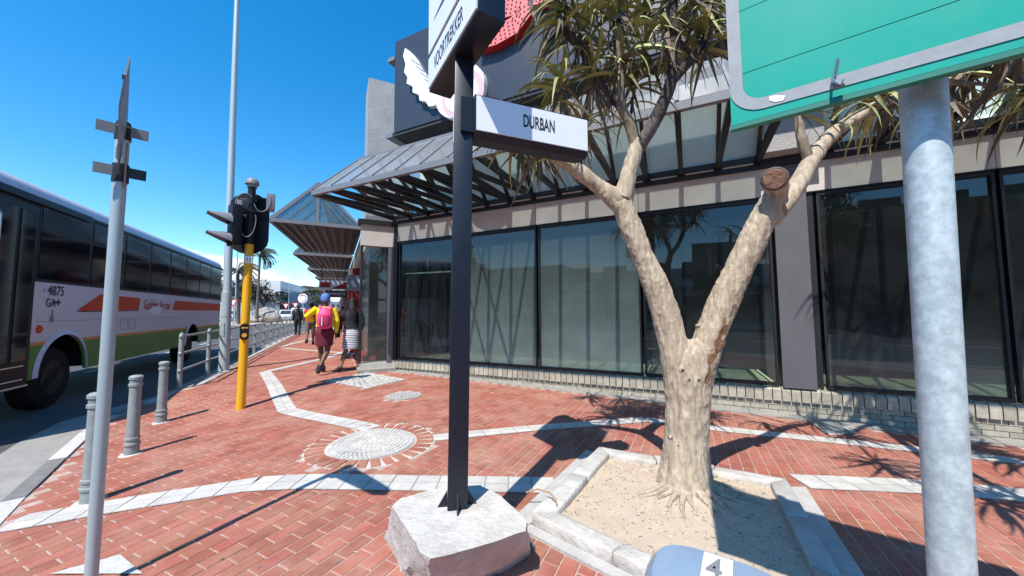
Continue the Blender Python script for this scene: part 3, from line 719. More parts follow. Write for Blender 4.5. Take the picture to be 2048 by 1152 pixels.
# letters S (two strokes seen) and the next letter
def fpb(x,y,o=0): return FP(x,y,bo+o)
def poly_extr(pts,dep,name,m_,off=.0,side=None):
    b_=MB(); P=[fpb(x,y,off) for x,y in pts]; b_.prism(P,-N*dep); return b_.build(name,m_,BD)
def stroke(pts,wd,dep,off,name):
    # ribbon along pts on board (s,z) coords
    P=[V((p.dot(D1),p.z,0)) for p in [fpb(*q) for q in pts]]; L=[];Rr=[]
    for i,p in enumerate(P):
        d=(P[min(i+1,len(P)-1)]-P[max(i-1,0)]).normalized(); n_=V((-d.y,d.x,0))*wd/2; L.append(p+n_); Rr.append(p-n_)
    f=MB(); sd=MB(); bl=MB()
    for i in range(len(P)-1):
        q=[L[i],L[i+1],Rr[i+1],Rr[i]]
        f.quad(*[W(v.x,v.y,bo+off+dep+.004) for v in q][::-1])
        sd.prism([W(v.x,v.y,bo+off) for v in q],-N*dep)
    t_=0
    # bulbs
    tot=[0]
    for a,b in zip(P[:-1],P[1:]): tot.append(tot[-1]+(b-a).length)
    u=.06; r=0
    while u<tot[-1]-.03:
        i=max(k for k in range(len(tot)-1) if tot[k]<=u); a,b=P[i],P[i+1]; c_=a.lerp(b,(u-tot[i])/(tot[i+1]-tot[i])); d=(b-a).normalized(); n_=V((-d.y,d.x,0))
        for j in (-1.5,-.5,.5,1.5):
            cc=c_+n_*(j*wd*.22+(r%2)*wd*.06); bl.hexa(W(cc.x,cc.y,bo+off+dep+.008),D1*.013,N*.004,V((0,0,.013)))
        u+=.085; r+=1
    o=sd.build(name,'red_letter_side',BD); f.build('letter_face','red_letter',o); x_=bl.build('bulbs','bulb_dark',o); x_['kind']='stuff'
stroke([(1090,-60),(1050,-38),(1000,-10),(975,5),(985,30),(1020,28),(1048,22),(1052,40),(1035,62),(1000,82),(965,92)],.34,.14,.0,'letter')
stroke([(1088,20),(1094,-10),(1120,-50),(1160,-70),(1200,-60)],.30,.14,.0,'letter')
stroke([(1230,10),(1240,-40),(1250,-90)],.30,.14,0,'letter')
# wing emblem
wing=[(817,102),(813,118),(818,134),(815,150),(822,160),(820,172),(832,178),(832,190),(844,194),(846,206),(858,208),(864,218),(876,216),(884,205),(884,185),(862,160),(848,142),(838,122),(828,110)]
b_=MB(); b_.prism([fpb(x,y,.0) for x,y in wing],-N*.10); wg=b_.build('wing','emblem_white',BD)
for k in range(7):
    x=819+k*9; y=118+k*13; b_=MB(); b_.beam(fpb(x+3,y,.105),fpb(x+26,y+16,.105),.012,.006); b_.build('feather_line','emblem_line',wg)
def ell(cx,cy,rx,ry,off,dep,m_,par,nm):
    b_=MB(); c_=fpb(cx,cy,off); a=(fpb(cx+rx,cy,off)-c_).length; h=(fpb(cx,cy-ry,off)-c_).z
    b_.prism([c_+D1*a*math.cos(t*math.pi/16)+V((0,0,h*math.sin(t*math.pi/16))) for t in range(32)],-N*dep); return b_.build(nm,m_,par)
e1=ell(925,188,48,52,0,.12,'emblem_white',BD,'round_emblem'); ell(925,188,42,46,.12,.006,'emblem_pink',e1,'emblem_ring'); ell(923,190,33,34,.126,.006,'emblem_white',e1,'emblem_core')

# ============================================================ STREET NAME SIGN POST on concrete block
BT=.30
pp=Z(906,1016,BT+gz(-.35,2.1)); PC=V((pp.x+.02,pp.y+.03,0))
# block
gb=gz(PC.x,PC.y)
top=[Z(x,y,BT+gb) for x,y in [(785,1012),(800,997),(880,975),(960,970),(1000,990),(1055,1042),(1052,1062),(950,1095),(862,1118),(842,1105)]]
bot=[Z(x,y,gb-.02) for x,y in [(770,1085),(790,1060),(880,1040),(955,1035),(1010,1060),(1062,1092),(1062,1112),(975,1165),(868,1205),(800,1150)]]
import bmesh
bm=bmesh.new(); 
tv=[bm.verts.new(v) for v in top]; bv=[bm.verts.new(v) for v in bot]; n=len(top)
bm.faces.new(tv); bm.faces.new(bv[::-1])
for i in range(n): bm.faces.new((tv[i],bv[i],bv[(i+1)%n],tv[(i+1)%n]))
bmesh.ops.recalc_face_normals(bm,faces=bm.faces[:]); bmesh.ops.triangulate(bm,faces=bm.faces[:])
bmesh.ops.subdivide_edges(bm,edges=bm.edges[:],cuts=5,use_grid_fill=True)
from mathutils import noise as mn
for v in bm.verts:
    top_=v.co.z>BT+gb-.004; k_=.006 if top_ else .022
    nv=mn.noise_vector(v.co*11)*k_+mn.noise_vector(v.co*37)*(k_*.35)
    v.co+=nv*(V((1,1,.4)) if top_ else V((1,1,1)))
me=bpy.data.meshes.new('concrete_block'); bm.to_mesh(me); bm.free(); me.materials.append(M('concrete_rough'))
for p in me.polygons: p.use_smooth=True
me.set_sharp_from_angle(angle=R_(38))
o=bpy.data.objects.new('concrete_block',me); link(o); tag(o,'rough broken concrete block carrying the black street name post','concrete block')
SP=thing('street_name_post','square black post with white street name boxes standing on the rough block','street sign',(PC.x,PC.y,BT+gb))
pa=V((math.sin(R_(68)),math.cos(R_(68)),0)); pb=V((-pa.y,pa.x,0))
def rotz(v,a): c,s=math.cos(a),math.sin(a); return V((v.x*c-v.y*s,v.x*s+v.y*c,0))
pa2=rotz(pa,R_(-12)); pb2=V((-pa2.y,pa2.x,0))
b_=MB(); b_.hexa((PC.x,PC.y,(BT+gb+3.0)/2+.0),pa2*.058,pb2*.058,V((0,0,(3.0-BT-gb)/2))); b_.v=[v+V(((v.z-BT)*.0125,0,0)) for v in b_.v]; bevel(b_,'post','navy_black',SP,.008)
for d_,e_ in((pa2,pb2),(-pa2,pb2),(pb2,pa2),(-pb2,pa2)):
    b_=MB(); c0=V((PC.x,PC.y,BT+gb))+d_*.058; b_.prism([c0-e_*.005,c0+d_*.055-e_*.005,c0+V((0,0,.09))-e_*.005],e_*.01); b_.build('gusset','navy_black',SP)
# tall box VOORTREKKER
zb=3.0; A_=Z(858,185,zb); B_=Z(957,20,zb); u_=(B_-A_).normalized(); sd=V((-u_.y,u_.x,0)); Lb=(B_-A_).length; wb=.165
if sd.x<0: sd=-sd
HB=1.35
b_=MB(); b_.hexa(A_+u_*(Lb/2)+sd*(wb/2)+V((0,0,HB/2)),u_*(Lb/2),sd*(wb/2),V((0,0,HB/2))); bx_=bevel(b_,'sign_box','navy_black',SP,.006)
def panel(z0,z1,m_='sign_white'):
    b_=MB(); b_.hexa(A_+u_*(Lb/2)-sd*.004+V((0,0,(z0+z1)/2)),u_*(Lb/2-.012),sd*.006,V((0,0,(z1-z0)/2))); return b_.build('name_panel',m_,SP)
p1=panel(.018,.235)
text('lettering','VOORTREKKER',A_+u_*.14-sd*.010+V((0,0,.075)),u_,V((0,0,1)),.50,.10,'sign_black',p1,.0015,bold=.014)
p2=panel(.275,.90)
text('lettering','CA',A_+u_*.16-sd*.010+V((0,0,.60)),u_,V((0,0,1)),.11,.11,'sign_black',p2,.0015)
b_=MB(); q=A_-sd*.0115; b_.prism([q+u_*.12+V((0,0,.455)),q+u_*.70+V((0,0,.50)),q+u_*.70+V((0,0,.41))],-sd*.001); b_.build('arrow_mark','sign_edge',p2)
# DURBAN box
z0=2.50; A2=Z(950,263,z0); B2_=Z(1176,306,z0); u2=(B2_-A2).normalized(); s2=V((-u2.y,u2.x,0)); L2=(B2_-A2).length; h2=.235
b_=MB(); fr_=[A2+V((0,0,.0)),A2+V((0,0,h2)),A2+s2*.16+V((0,0,h2)),A2+s2*.16+V((0,0,-.012)),A2+s2*.03+V((0,0,-.03))]
b_.prism(fr_,u2*L2); o=b_.build('sign_box','navy_black',SP)
b_=MB(); b_.hexa(A2+u2*(L2/2)-s2*.004+V((0,0,h2/2)),u2*(L2/2-.008),s2*.006,V((0,0,h2/2-.010))); p3=b_.build('name_panel','sign_white',SP)
text('lettering','DURBAN',A2+u2*.315-s2*.0100+V((0,0,.085)),u2,V((0,0,1)),.225,.085,'sign_black',p3,.0015,bold=.026)
b_=MB(); b_.hexa(A2-u2*.035+s2*.08+V((0,0,h2/2)),u2*.04,s2*.05,V((0,0,h2/2-.01))); b_.build('mounting_plate','navy_black',SP)
# stickers on the post's left face
dx=.0125*2.1
fc=V((PC.x+dx,PC.y,0))-pa2*.0585
fc2=V((PC.x+dx,PC.y,0))-pa2*.0595
b_=MB(); b_.hexa(fc+V((0,0,2.57)),pa2*.0015,pb2*.028,V((0,0,.11))); st_=b_.build('sticker','sign_white',SP)
for k in range(3):
    b_=MB(); b_.hexa(fc+V((0,0,2.62-k*.06))-pa2*.002,pa2*.0006,pb2*.012,V((0,0,.012))); b_.build('print_mark','sign_black',st_)
b_=MB(); b_.hexa(fc+V((0,0,2.385)),pa2*.0015,pb2*.040,V((0,0,.065))); st_=b_.build('sticker','blue_sticker',SP)
for k in range(3):
    b_=MB(); b_.hexa(fc+V((0,0,2.425-k*.035))-pa2*.002,pa2*.0006,pb2*.010,V((0,0,.006))); b_.build('print_mark','sign_white',st_)

# ============================================================ LEFT SIGN POLE
lb=G(180,1186); LP=thing('sign_pole','thin galvanised pole at far left with an edge-on arrow plate and crossed brackets','sign pole',(lb.x,lb.y,lb.z))
ltop=2.46
b_=MB(); b_.tube([V((lb.x,lb.y,lb.z)),V((lb.x+.012,lb.y,ltop))],[.026,.029],20); b_.build('pole','galv',LP,smooth_=True)
b_=MB(); b_.tube([V((lb.x+.012,lb.y,ltop)),V((lb.x+.012,lb.y,ltop+.02)),V((lb.x+.012,lb.y,ltop+.035))],[.032,.029,.01],20); b_.build('cap','black_paint',LP,smooth_=True)
tc_=V((-lb.x,-lb.y,0)).normalized(); tc_=rotz(tc_,R_(-.8)); ts=V((-tc_.y,tc_.x,0))
b_=MB(); c0=V((lb.x+.012,lb.y,0))+tc_*.04-ts*.0
plate=[c0-ts*.012+V((0,0,2.19)),c0-ts*.012+tc_*.56+V((0,0,2.33)),c0-ts*.0+tc_*.66+V((0,0,2.43)),c0+ts*.008+tc_*.63+V((0,0,2.53)),c0+ts*.008+V((0,0,2.50))]
b_.prism(plate,ts*.006); pl=b_.build('arrow_plate','flash_grey',LP)
for k in range(4):
    b_=MB(); b_.hexa(c0+tc_*(.1+.15*k)+V((0,0,2.47)),tc_*.008,ts*.008,V((0,0,.008))); b_.build('rivet','black_paint',pl)
for zz_,mm in ((2.42,'galv'),(2.19,'green_edge')):
    for sgn in (-1,1):
        b_=MB(); c1=V((lb.x+.012,lb.y,zz_))+ts*(sgn*.064)+tc_*.045; b_.hexa(c1,ts*.034,tc_*.004,V((0,0,.028))); b_.build('cross_plate','flash_grey' if sgn==-1 or zz_>2.3 else 'black_paint',LP)
b_=MB(); b_.tube([V((lb.x+.012,lb.y,2.14)),V((lb.x+.012,lb.y,2.24))],.034,20); b_.build('clamp','black_paint',LP,smooth_=True)
b_=MB(); b_.tube([V((lb.x+.012,lb.y,2.38)),V((lb.x+.012,lb.y,2.45))],.034,20); b_.build('clamp','black_paint',LP,smooth_=True)
b_=MB(); c1=V((lb.x+.012,lb.y,2.12))+tc_*.05+ts*.018; b_.hexa(c1+V((0,0,.09))+tc_*.05,(tc_*.06+V((0,0,.10))),ts*.004,tc_*.02-V((0,0,.012))); b_.build('bent_plate','flash_grey',LP)

# ============================================================ BOLLARDS
BP=[(263,909,738,'nearest to the rail gap, middle one of the three grey bollards'),(322,845,712,'grey cast bollard farthest from the camera, closest to the railing'),(181,1004,776,'grey cast bollard mostly hidden behind the thin sign pole')]
BP[0]=(263,909,738,'grey cast bollard standing between the other two at the kerb')
b0=None
for (x,y,yt,lab) in BP:
    b=G(x,y); r=ray(x+4,yt); kk=math.hypot(b.x,b.y)/math.hypot(r.x,r.y); h=(CAM+r*kk).z-b.z; h=.86
    if b0 is None:
        T=thing('bollard',lab,'bollard',b,'grey bollards along the kerb'); b0=T
        prof=[(.0,.062),(.02,.062),(.10,.060),(.105,.068),(.125,.068),(.13,.058),(.16,.057),(.165,.064),(.185,.064),(.19,.055),(h-.12,.049),(h-.115,.059),(h-.09,.059),(h-.085,.05),(h-.045,.05),(h-.04,.060),(h-.015,.060),(h,.045),(h+.006,.0)]
        q=MB(); q.tube([V((b.x,b.y,b.z+z)) for z,_ in prof],[max(r_,.001) for _,r_ in prof],24,cap=True,frame=(1,0,0)); q.build('shaft','bollard_grey',T,smooth_=True)
        q=MB(); q.tube([V((b.x,b.y,b.z-.01)),V((b.x,b.y,b.z+.012))],[.11,.095],14); q.build('footing','kerb_white',T)
    else:
        T=b0.copy(); link(T); T.location=b; OR[T.name]=V(b); T['label']=lab
        for ch in b0.children:
            c_=ch.copy(); link(c_); c_.parent=T

# ============================================================ RAILING
RL=thing('railing','long grey three-rail pedestrian railing along the kerb','railing',(-6.0,6.5,0))
ra=G(358,778); RA=V((ra.x,ra.y,0)); rdir=(V((-13.75,22.5,0))-RA).normalized()
def rp(t,z): p=RA+rdir*t; return V((p.x,p.y,gz(p.x,p.y)+z))
RLEN=46.
rside=V((rdir.y,-rdir.x,0))
for z in (.98,.66,.34): 
    b_=MB(); b_.tube([rp(0,z),rp(6,z),rp(RLEN,z)],.022,10); b_.build('rail','bollard_grey',RL,smooth_=True)
i=0; t_=0
while t_<=RLEN:
    if i==0 or i==1:
        b_=MB(); b_.tube([rp(t_,-.02),rp(t_,1.0),rp(t_,1.03),rp(t_,1.05)],[.042,.038,.03,.01],14); p_=b_.build('rail_post','bollard_grey',RL,smooth_=True)
        for z in (.98,.66,.34):
            b_=MB(); c_=rp(t_,z)-rdir*.045; b_.tube([c_,c_-rdir*.012,c_-rdir*.02],[.03,.026,.01],12); b_.build('end_cap','galv',p_,smooth_=True)
    else:
        b_=MB(); b_.hexa(rp(t_,.49),rdir*.012,rside*.04,V((0,0,.51))); b_.build('rail_post','bollard_grey',RL)
    i+=1; t_+=1.55

# ============================================================ LAMP POLE
l=G(447,741); T=thing('lamp_pole','tall tapering galvanised street lamp pole beside the railing, running out of the frame','street lamp',l)
b_=MB(); b_.tube([l,l+V((0,0,1.9))],[.105,.105],24); b_.build('pole_base','galv_spangle',T,smooth_=True)
b_=MB(); b_.tube([l+V((0,0,1.9)),l+V((0,0,1.96)),l+V((-.05,0,6)),l+V((-.1,0,10.5))],[.105,.088,.072,.055],24); b_.build('pole_shaft','galv',T,smooth_=True)
b_=MB(); b_.tube([l+V((0,0,1.30)),l+V((0,0,1.33))],.11,24); b_.build('weld_ring','galv',T,smooth_=True)
b_=MB(); b_.hexa(l+V((.0,-.104,1.0)),V((.05,0,0)),V((0,.004,0)),V((0,0,.16))); b_.build('access_door','galv',T)
b_=MB(); b_.beam(l+V((-.1,0,10.4)),l+V((-1.6,-.6,10.8)),.06); b_.build('lamp_arm','galv',T)
b_=MB(); b_.hexa(l+V((-1.9,-.72,10.8)),V((.3,.12,0)),V((-.05,.13,0)),V((0,0,.06))); b_.build('lamp_head','hood_grey',T)

# ============================================================ TRAFFIC SIGNAL
t0=G(481,818); TS=thing('traffic_signal','yellow pole traffic signal seen from behind with its black backplate and number 11','traffic light',t0)
kk=math.hypot(t0.x,t0.y)
def tz(x,y): r=ray(x,y); return (CAM+r*(kk/math.hypot(r.x,r.y))).z
zt=tz(497,495); zc=tz(500,372)
b_=MB(); b_.tube([t0,V((t0.x+.03,t0.y,zt+.05))],[.062,.060],24); b_.build('yellow_pole','yellow',TS,smooth_=True)
b_=MB(); b_.tube([V((t0.x+.03,t0.y,zt+.05)),V((t0.x+.035,t0.y,zc-.02))],[.058,.055],20); b_.build('upper_pole','black_plastic',TS,smooth_=True)
b_=MB(); c_=V((t0.x+.035,t0.y,zc-.03)); b_.tube([c_,c_+V((0,0,.04)),c_+V((0,0,.05)),c_+V((0,0,.10)),c_+V((0,0,.145)),c_+V((0,0,.165))],[.07,.07,.098,.098,.065,.01],20); b_.build('cap_dome','hood_grey',TS,smooth_=True)
vd=V((t0.x,t0.y,0)).normalized(); vr=V((vd.y,-vd.x,0)); ctr=V((t0.x+.035,t0.y,0))
# backplate, facing away
zlo=tz(495,506); zhi=tz(495,380); hw=.285; zm=(zlo+zhi)/2; hh=(zhi-zlo)/2
bd_=V((math.sin(R_(-18)),math.cos(R_(-18)),0)); br_=V((bd_.y,-bd_.x,0))
pts=[]
for k in range(9): a=math.pi*k/8; pts.append((hw*math.cos(a),hh-hw*.85+hw*.85*math.sin(a)))
for k in range(9): a=math.pi+math.pi*k/8; pts.append((hw*math.cos(a),-hh+hw*.85+hw*.85*math.sin(a)))
cen=ctr+bd_*.16-br_*.055+V((0,0,zm))
b_=MB(); b_.prism([cen+br_*x-br_*.02+V((0,0,z)) for x,z in pts],bd_*.012); b_.build('backplate','black_plastic',TS)
for k in range(3):
    b_=MB(); b_.hexa(cen-br_*.03+V((0,0,.27-.27*k))-bd_*.06,br_*.10,bd_*.06,V((0,0,.125))); h_=bevel(b_,'signal_head','black_plastic',TS,.02)
    b_=MB(); b_.tube([cen-br_*.03+V((0,0,.27-.27*k))+bd_*.01,cen-br_*.03+V((0,0,.27-.27*k))+bd_*.16],[.10,.10],16,cap=False); b_.build('hood','hood_grey',h_,smooth_=True)
# side-facing head with two hoods to the left
sdv=(-vr*.93-vd*.30).normalized(); sr=V((sdv.y,-sdv.x,0))
sc_=ctr-vr*.20-vd*.05+V((0,0,tz(470,455)))
b_=MB(); b_.hexa(sc_+V((0,0,.02)),sdv*.07,sr*.11,V((0,0,.33))); sh_=bevel(b_,'side_signal_head','black_plastic',TS,.02)
for yy in (440,478):
    c_=sc_.copy(); c_.z=tz(450,yy+3)
    b_=MB(); ring=[]
    n=10; vs_=[];fs_=[]
    for i,(dd,rr) in enumerate(((.06,.125),(.17,.118),(.34,.105))):
        for k in range(n+1): ea=(-.3,0.05,.75)[i]; a=ea+(math.pi-2*ea)*k/n; vs_.append(c_+sdv*dd+sr*(rr*math.cos(a))+V((0,0,rr*math.sin(a))))
    for i in range(2):
        for k in range(n): fs_.append((i*(n+1)+k,i*(n+1)+k+1,(i+1)*(n+1)+k+1,(i+1)*(n+1)+k))
    b_.add(vs_,fs_); b_.build('hood','hood_grey',sh_,smooth_=True)
# right box and cables, brackets
c_=ctr+vr*.26+vd*.02; c_.z=tz(535,405)
b_=MB(); b_.hexa(c_,vr*.06,vd*.10,V((0,0,.135))); bevel(b_,'sensor_box','hood_grey',TS,.012)
b_=MB(); b_.beam(c_-vr*.05+V((0,0,.05)),ctr+V((0,0,c_.z+.05)),.03); b_.build('bracket','black_plastic',TS)
c2=ctr-vr*.2-vd*.12; c2.z=tz(480,450)
b_=MB(); b_.hexa(ctr-vr*.15-vd*.1+V((0,0,zm-.02)),vr*.035,vd*.04,V((0,0,.32))); bevel(b_,'terminal_box','hood_grey',TS,.012)
b_=MB(); b_.beam(ctr-vr*.22-vd*.07+V((0,0,zm+.17)),ctr+vr*.16-vd*.07+V((0,0,zm+.16)),.03); b_.build('bracket','black_plastic',TS)
def cable(pts):
    P=[]; 
    for i in range(17):
        t=i/16; n=len(pts)-1
        # bezier
        q=list(pts)
        while len(q)>1: q=[a.lerp(b,t) for a,b in zip(q[:-1],q[1:])]
        P.append(q[0])
    b_=MB(); b_.tube(P,.007,8); b_.build('cable','hood_grey',TS,smooth_=True)
q0=ctr-vd*.10
cable([q0-vr*.15+V((0,0,zm+.1)),q0-vr*.16+V((0,0,zm-.35)),q0+vr*.0+V((0,0,zm-.45)),q0+vr*.1+V((0,0,zm-.1)),q0+vr*.06+V((0,0,zm+.1))])
cable([q0+vr*.04+V((0,0,zm+.28)),q0+vr*.06+V((0,0,zm+.1)),q0+vr*.24+V((0,0,zm+.1)),c_+V((0,0,-.02))-vd*.1,c_+V((0,0,.08))-vd*.1])
cable([q0-vr*.2+V((0,0,zm+.2)),q0-vr*.22+V((0,0,zm+.42)),q0-vr*.05+V((0,0,zm+.48)),q0+V((0,0,zm+.38))])
# number plate 11 and push button
zz_=tz(495,520); c_=V((t0.x+.028,t0.y,zz_))-vd*.061
b_=MB(); b_.hexa(c_,vr*.045,vd*.003,V((0,0,.058))); np_=b_.build('number_plate','sign_white',TS)
text('lettering','11',c_-vr*.026-vd*.0035+V((0,0,-.035)),vr,V((0,0,1)),.05,.07,'sign_black',np_,.001,bold=.01)
zb_=tz(487,663); c_=V((t0.x+.01,t0.y,zb_))-vd*.07
pts=[(.06*math.cos(a)*1,(.075 if math.sin(a)>=0 else -.075)+.055*math.sin(a)) for a in [2*math.pi*k/24 for k in range(24)]]
b_=MB(); b_.prism([c_+vr*x+V((0,0,z)) for x,z in pts],-vd*.04); pb_=b_.build('push_button_unit','black_plastic',TS)
b_=MB(); cc=c_-vd*.041+V((0,0,-.055)); b_.prism([cc+vr*.033*math.cos(2*math.pi*k/16)+V((0,0,.033*math.sin(2*math.pi*k/16))) for k in range(16)],-vd*.012); b_.build('button','yellow',pb_)
cc=c_-vd*.041+V((0,0,.062)); b_=MB(); b_.prism([cc+vr*x+V((0,0,z)) for x,z in [(-.045,0),(-.015,.022),(-.015,.008),(.045,.008),(.045,-.008),(-.015,-.008),(-.015,-.022)]],-vd*.002); b_.build('arrow_mark','yellow',pb_)

# ============================================================ BUS
LAT=-4.15
def bus(Yv,z,o=0.): 
    X=(LAT-.446*Yv)/.895; return V((X,Yv,ROADZ+z))+SW*o
def bu(u,z,o=0.): return bus(6.15,z,o)+ST*u        # u=0 at front wheel centre, + to the rear
BU=thing('city_bus','white city bus with red and green bands pulled up at the kerb','bus',bu(0,0,-1.25))
U0_,U1_=-2.75,9.15; WC=[0.,6.15]
def arch(c,r,zb_,n=12): return [(c-r*math.cos(math.pi*k/n),.60+r*math.sin(math.pi*k/n)) for k in range(n+1)]
def side(pts,dep,o,name,m_,par=None,lab=None): 
    b_=MB(); b_.prism([bu(u,z,o) for u,z in pts],-SW*dep); return b_.build(name,m_,par or BU)
ZS,ZG,ZO,ZW,ZC=.56,1.08,1.13,2.07,3.36
uD=-.78
def low(z0,z1,m_,nm,o=0.):
    us=[uD+(U1_-uD)*k/240 for k in range(241)]
    def zl(u):
        z=z0
        for c_ in WC:
            if abs(u-c_)<.62: z=max(z,.60+math.sqrt(max(0,.62**2-(u-c_)**2)))
        return min(z,z1)
    b_=MB()
    for a,b in zip(us[:-1],us[1:]):
        za,zb2=zl(a),zl(b)
        if za>=z1-1e-4 and zb2>=z1-1e-4:
            if b_.v: b_.build(nm,m_,BU); b_=MB()
            continue
        b_.add([bu(a,za,o),bu(b,zb2,o),bu(b,z1,o),bu(a,z1,o),bu(a,za,o-.04),bu(b,zb2,o-.04)],[(0,1,2,3),(5,1,0,4)])
    if b_.v: b_.build(nm,m_,BU)
low(ZS,ZG,'bus_green','lower_panel'); low(ZG,ZO,'bus_orange','stripe'); low(ZO,ZW,'bus_white','side_panel')
for c_ in WC:
    b_=MB(); n=18; vs_=[];fs_=[]
    for k in range(n+1):
        a=math.pi*1.04*k/n-.04; vs_+=[bu(c_-.62*math.cos(a),.60+.62*math.sin(a),.003),bu(c_-.69*math.cos(a),.60+.69*math.sin(a),.003),bu(c_-.62*math.cos(a),.60+.62*math.sin(a),.03)]
    for k in range(n): i=k*3;j=i+3; fs_+=[(i+2,i+1,j+1,j+2),(i,i+2,j+2,j)]
    b_.add(vs_,fs_); b_.build('wheel_arch','bus_white',BU,smooth_=True)
    wc=bu(c_,.50,-.12); b_=MB(); b_.tube([wc,wc+SW*.02,wc-SW*.02,wc-SW*.3],[.44,.49,.50,.50],32); b_=MB(); b_.tube([wc-SW*.28,wc-SW*.26,wc-SW*.03,wc],[.46,.50,.50,.46],32); wh=b_.build('wheel','rubber',BU,smooth_=True)
    b_=MB(); b_.tube([wc-SW*.02,wc+SW*.01,wc-SW*.04,wc-SW*.04],[.30,.28,.22,.10],24); b_.build('rim','rim',wh,smooth_=True)
    b_=MB(); b_.hexa(bu(c_,.85,-.9),ST*.75,SW*.55,V((0,0,.5))); 
# inner body (dark core), behind the skin
b_=MB(); b_.hexa(bu((U0_+U1_)/2,1.9,-1.27),ST*((U1_-U0_)/2-.03),SW*1.20,V((0,0,1.25))); 
core=[]; 
b_=MB()
for (a,b) in ((U0_+.05,-.66),(.66,WC[1]-.66),(WC[1]+.66,U1_-.05)): b_.hexa(bu((a+b)/2,1.0,-1.27),ST*((b-a)/2),SW*1.2,V((0,0,.40)))
for c_ in WC: b_.hexa(bu(c_,1.33,-1.27),ST*.66,SW*1.2,V((0,0,.07))); b_.hexa(bu(c_,.9,-1.4),ST*.66,SW*.8,V((0,0,.36)))
b_.build('chassis','bus_black',BU)
b_=MB(); b_.hexa(bu((U0_+U1_)/2,2.4,-1.27),ST*((U1_-U0_)/2-.03),SW*1.19,V((0,0,.98))); b_.build('cabin','bus_black',BU)
# roof cove
prof=[(0,ZC),(-.02,ZC+.10),(-.10,ZC+.22),(-.28,ZC+.31),(-.6,ZC+.34),(-1.9,ZC+.34),(-2.25,ZC+.31),(-2.43,ZC+.2),(-2.5,ZC),(-2.4,ZC-.02),(-.1,ZC-.02)]
b_=MB(); b_.prism([bu(U0_,z,o) for o,z in prof],ST*(U1_-U0_)); b_.build('roof','bus_white',BU,smooth_=True)
b_=MB(); b_.hexa(bu((U0_+U1_)/2,ZC-.02,.012),ST*((U1_-U0_)/2),SW*.012,V((0,0,.022))); b_.build('rain_gutter','bus_black',BU)
b_=MB(); b_.hexa(bu(-.9,ZC-.045,.02),ST*1.35,SW*.03,V((0,0,.05))); b_.build('door_header','bus_black',BU)
# windows
us=[uD,.55,1.75,2.95,4.15,5.35,6.55,7.75,U1_-.06]
for a,b in zip(us[:-1],us[1:]):
    b_=MB(); b_.hexa(bu((a+b)/2,(ZW+ZC)/2,-.012),ST*((b-a)/2-.002),SW*.014,V((0,0,(ZC-ZW)/2-.004))); wf=b_.build('window_frame','bus_black',BU)
    for z0_,z1_ in ((ZW+.05,ZC-.48),(ZC-.45,ZC-.09)):
        b_=MB(); b_.hexa(bu((a+b)/2,(z0_+z1_)/2,.004),ST*((b-a)/2-.05),SW*.003,V((0,0,(z1_-z0_)/2))); b_.build('pane','bus_glass',wf)
# front door section
b_=MB(); b_.hexa(bu((U0_+uD)/2,1.9,-.02),ST*((uD-U0_)/2-.004),SW*.02,V((0,0,1.43))); dr=b_.build('front_door','bus_black',BU)
for a,b in ((-2.62,-2.22),(-2.14,-1.72),(-1.56,-1.22),(-1.14,-.86)):
    b_=MB(); b_.hexa(bu((a+b)/2,2.0,.004),ST*((b-a)/2),SW*.004,V((0,0,1.12))); b_.build('door_glass','bus_glass',dr)
b_=MB(); hp=[bu(-1.95,2.98,.02),bu(-1.72,2.98,.09),bu(-1.66,2.93,.09),bu(-1.66,2.3,.09),bu(-1.66,2.2,.09),bu(-1.70,2.16,.09),bu(-1.9,2.14,.02)]; b_.tube(hp,.014,8); b_.build('grab_rail','chrome',dr,smooth_=True)
for z in (.60,.80,): 
    b_=MB(); b_.hexa(bu(-1.5,z,.01),ST*.6,SW*.004,V((0,0,.008))); b_.build('step_edge','chrome',dr)
b_=MB(); b_.hexa(bu(-1.85,1.95,.012),ST*.07,SW*.002,V((0,0,.06))); b_.build('notice','sign_white',dr)
b_=MB(); b_.hexa(bu(-2.1,2.5,.012),ST*.10,SW*.002,V((0,0,.12))); b_.build('notice','sign_white',dr)
b_=MB(); b_.hexa(bu((U0_+uD)/2,.50,.0),ST*((uD-U0_)/2),SW*.012,V((0,0,.012))); b_.build('sill_trim','chrome',BU)
# front end and rear end caps
b_=MB(); b_.hexa(bu(U0_-.04,1.95,-1.25),ST*.04,SW*1.24,V((0,0,1.42))); fe=b_.build('front_end','bus_white',BU)
b_=MB(); b_.hexa(bu(U0_-.085,2.4,-1.25),ST*.004,SW*1.1,V((0,0,.75))); b_.build('windscreen','bus_glass',fe)
b_=MB(); b_.hexa(bu(U1_+.03,1.95,-1.25),ST*.03,SW*1.24,V((0,0,1.42))); b_.build('rear_end','bus_white',BU)
# red stripe, wording, logo, marker lamp, panel lines
side([(.25,1.62),(.95,1.95),(2.55,1.93),(2.50,1.65)],.004,.006,'red_stripe','bus_red')
side([(.25,1.60),(.40,1.62),(2.50,1.64),(2.50,1.625)],.003,.005,'red_stripe','bus_black')
side([(4.45,1.65),(4.62,1.93),(U1_,1.92),(U1_,1.66)],.004,.006,'red_stripe','bus_red')
def btext(s,u,z,wd,h,m_,nm='lettering',bold=0): return text(nm,s,bu(u,z,.005),ST,V((0,0,1)),wd,h,m_,BU,.003,bold=bold)
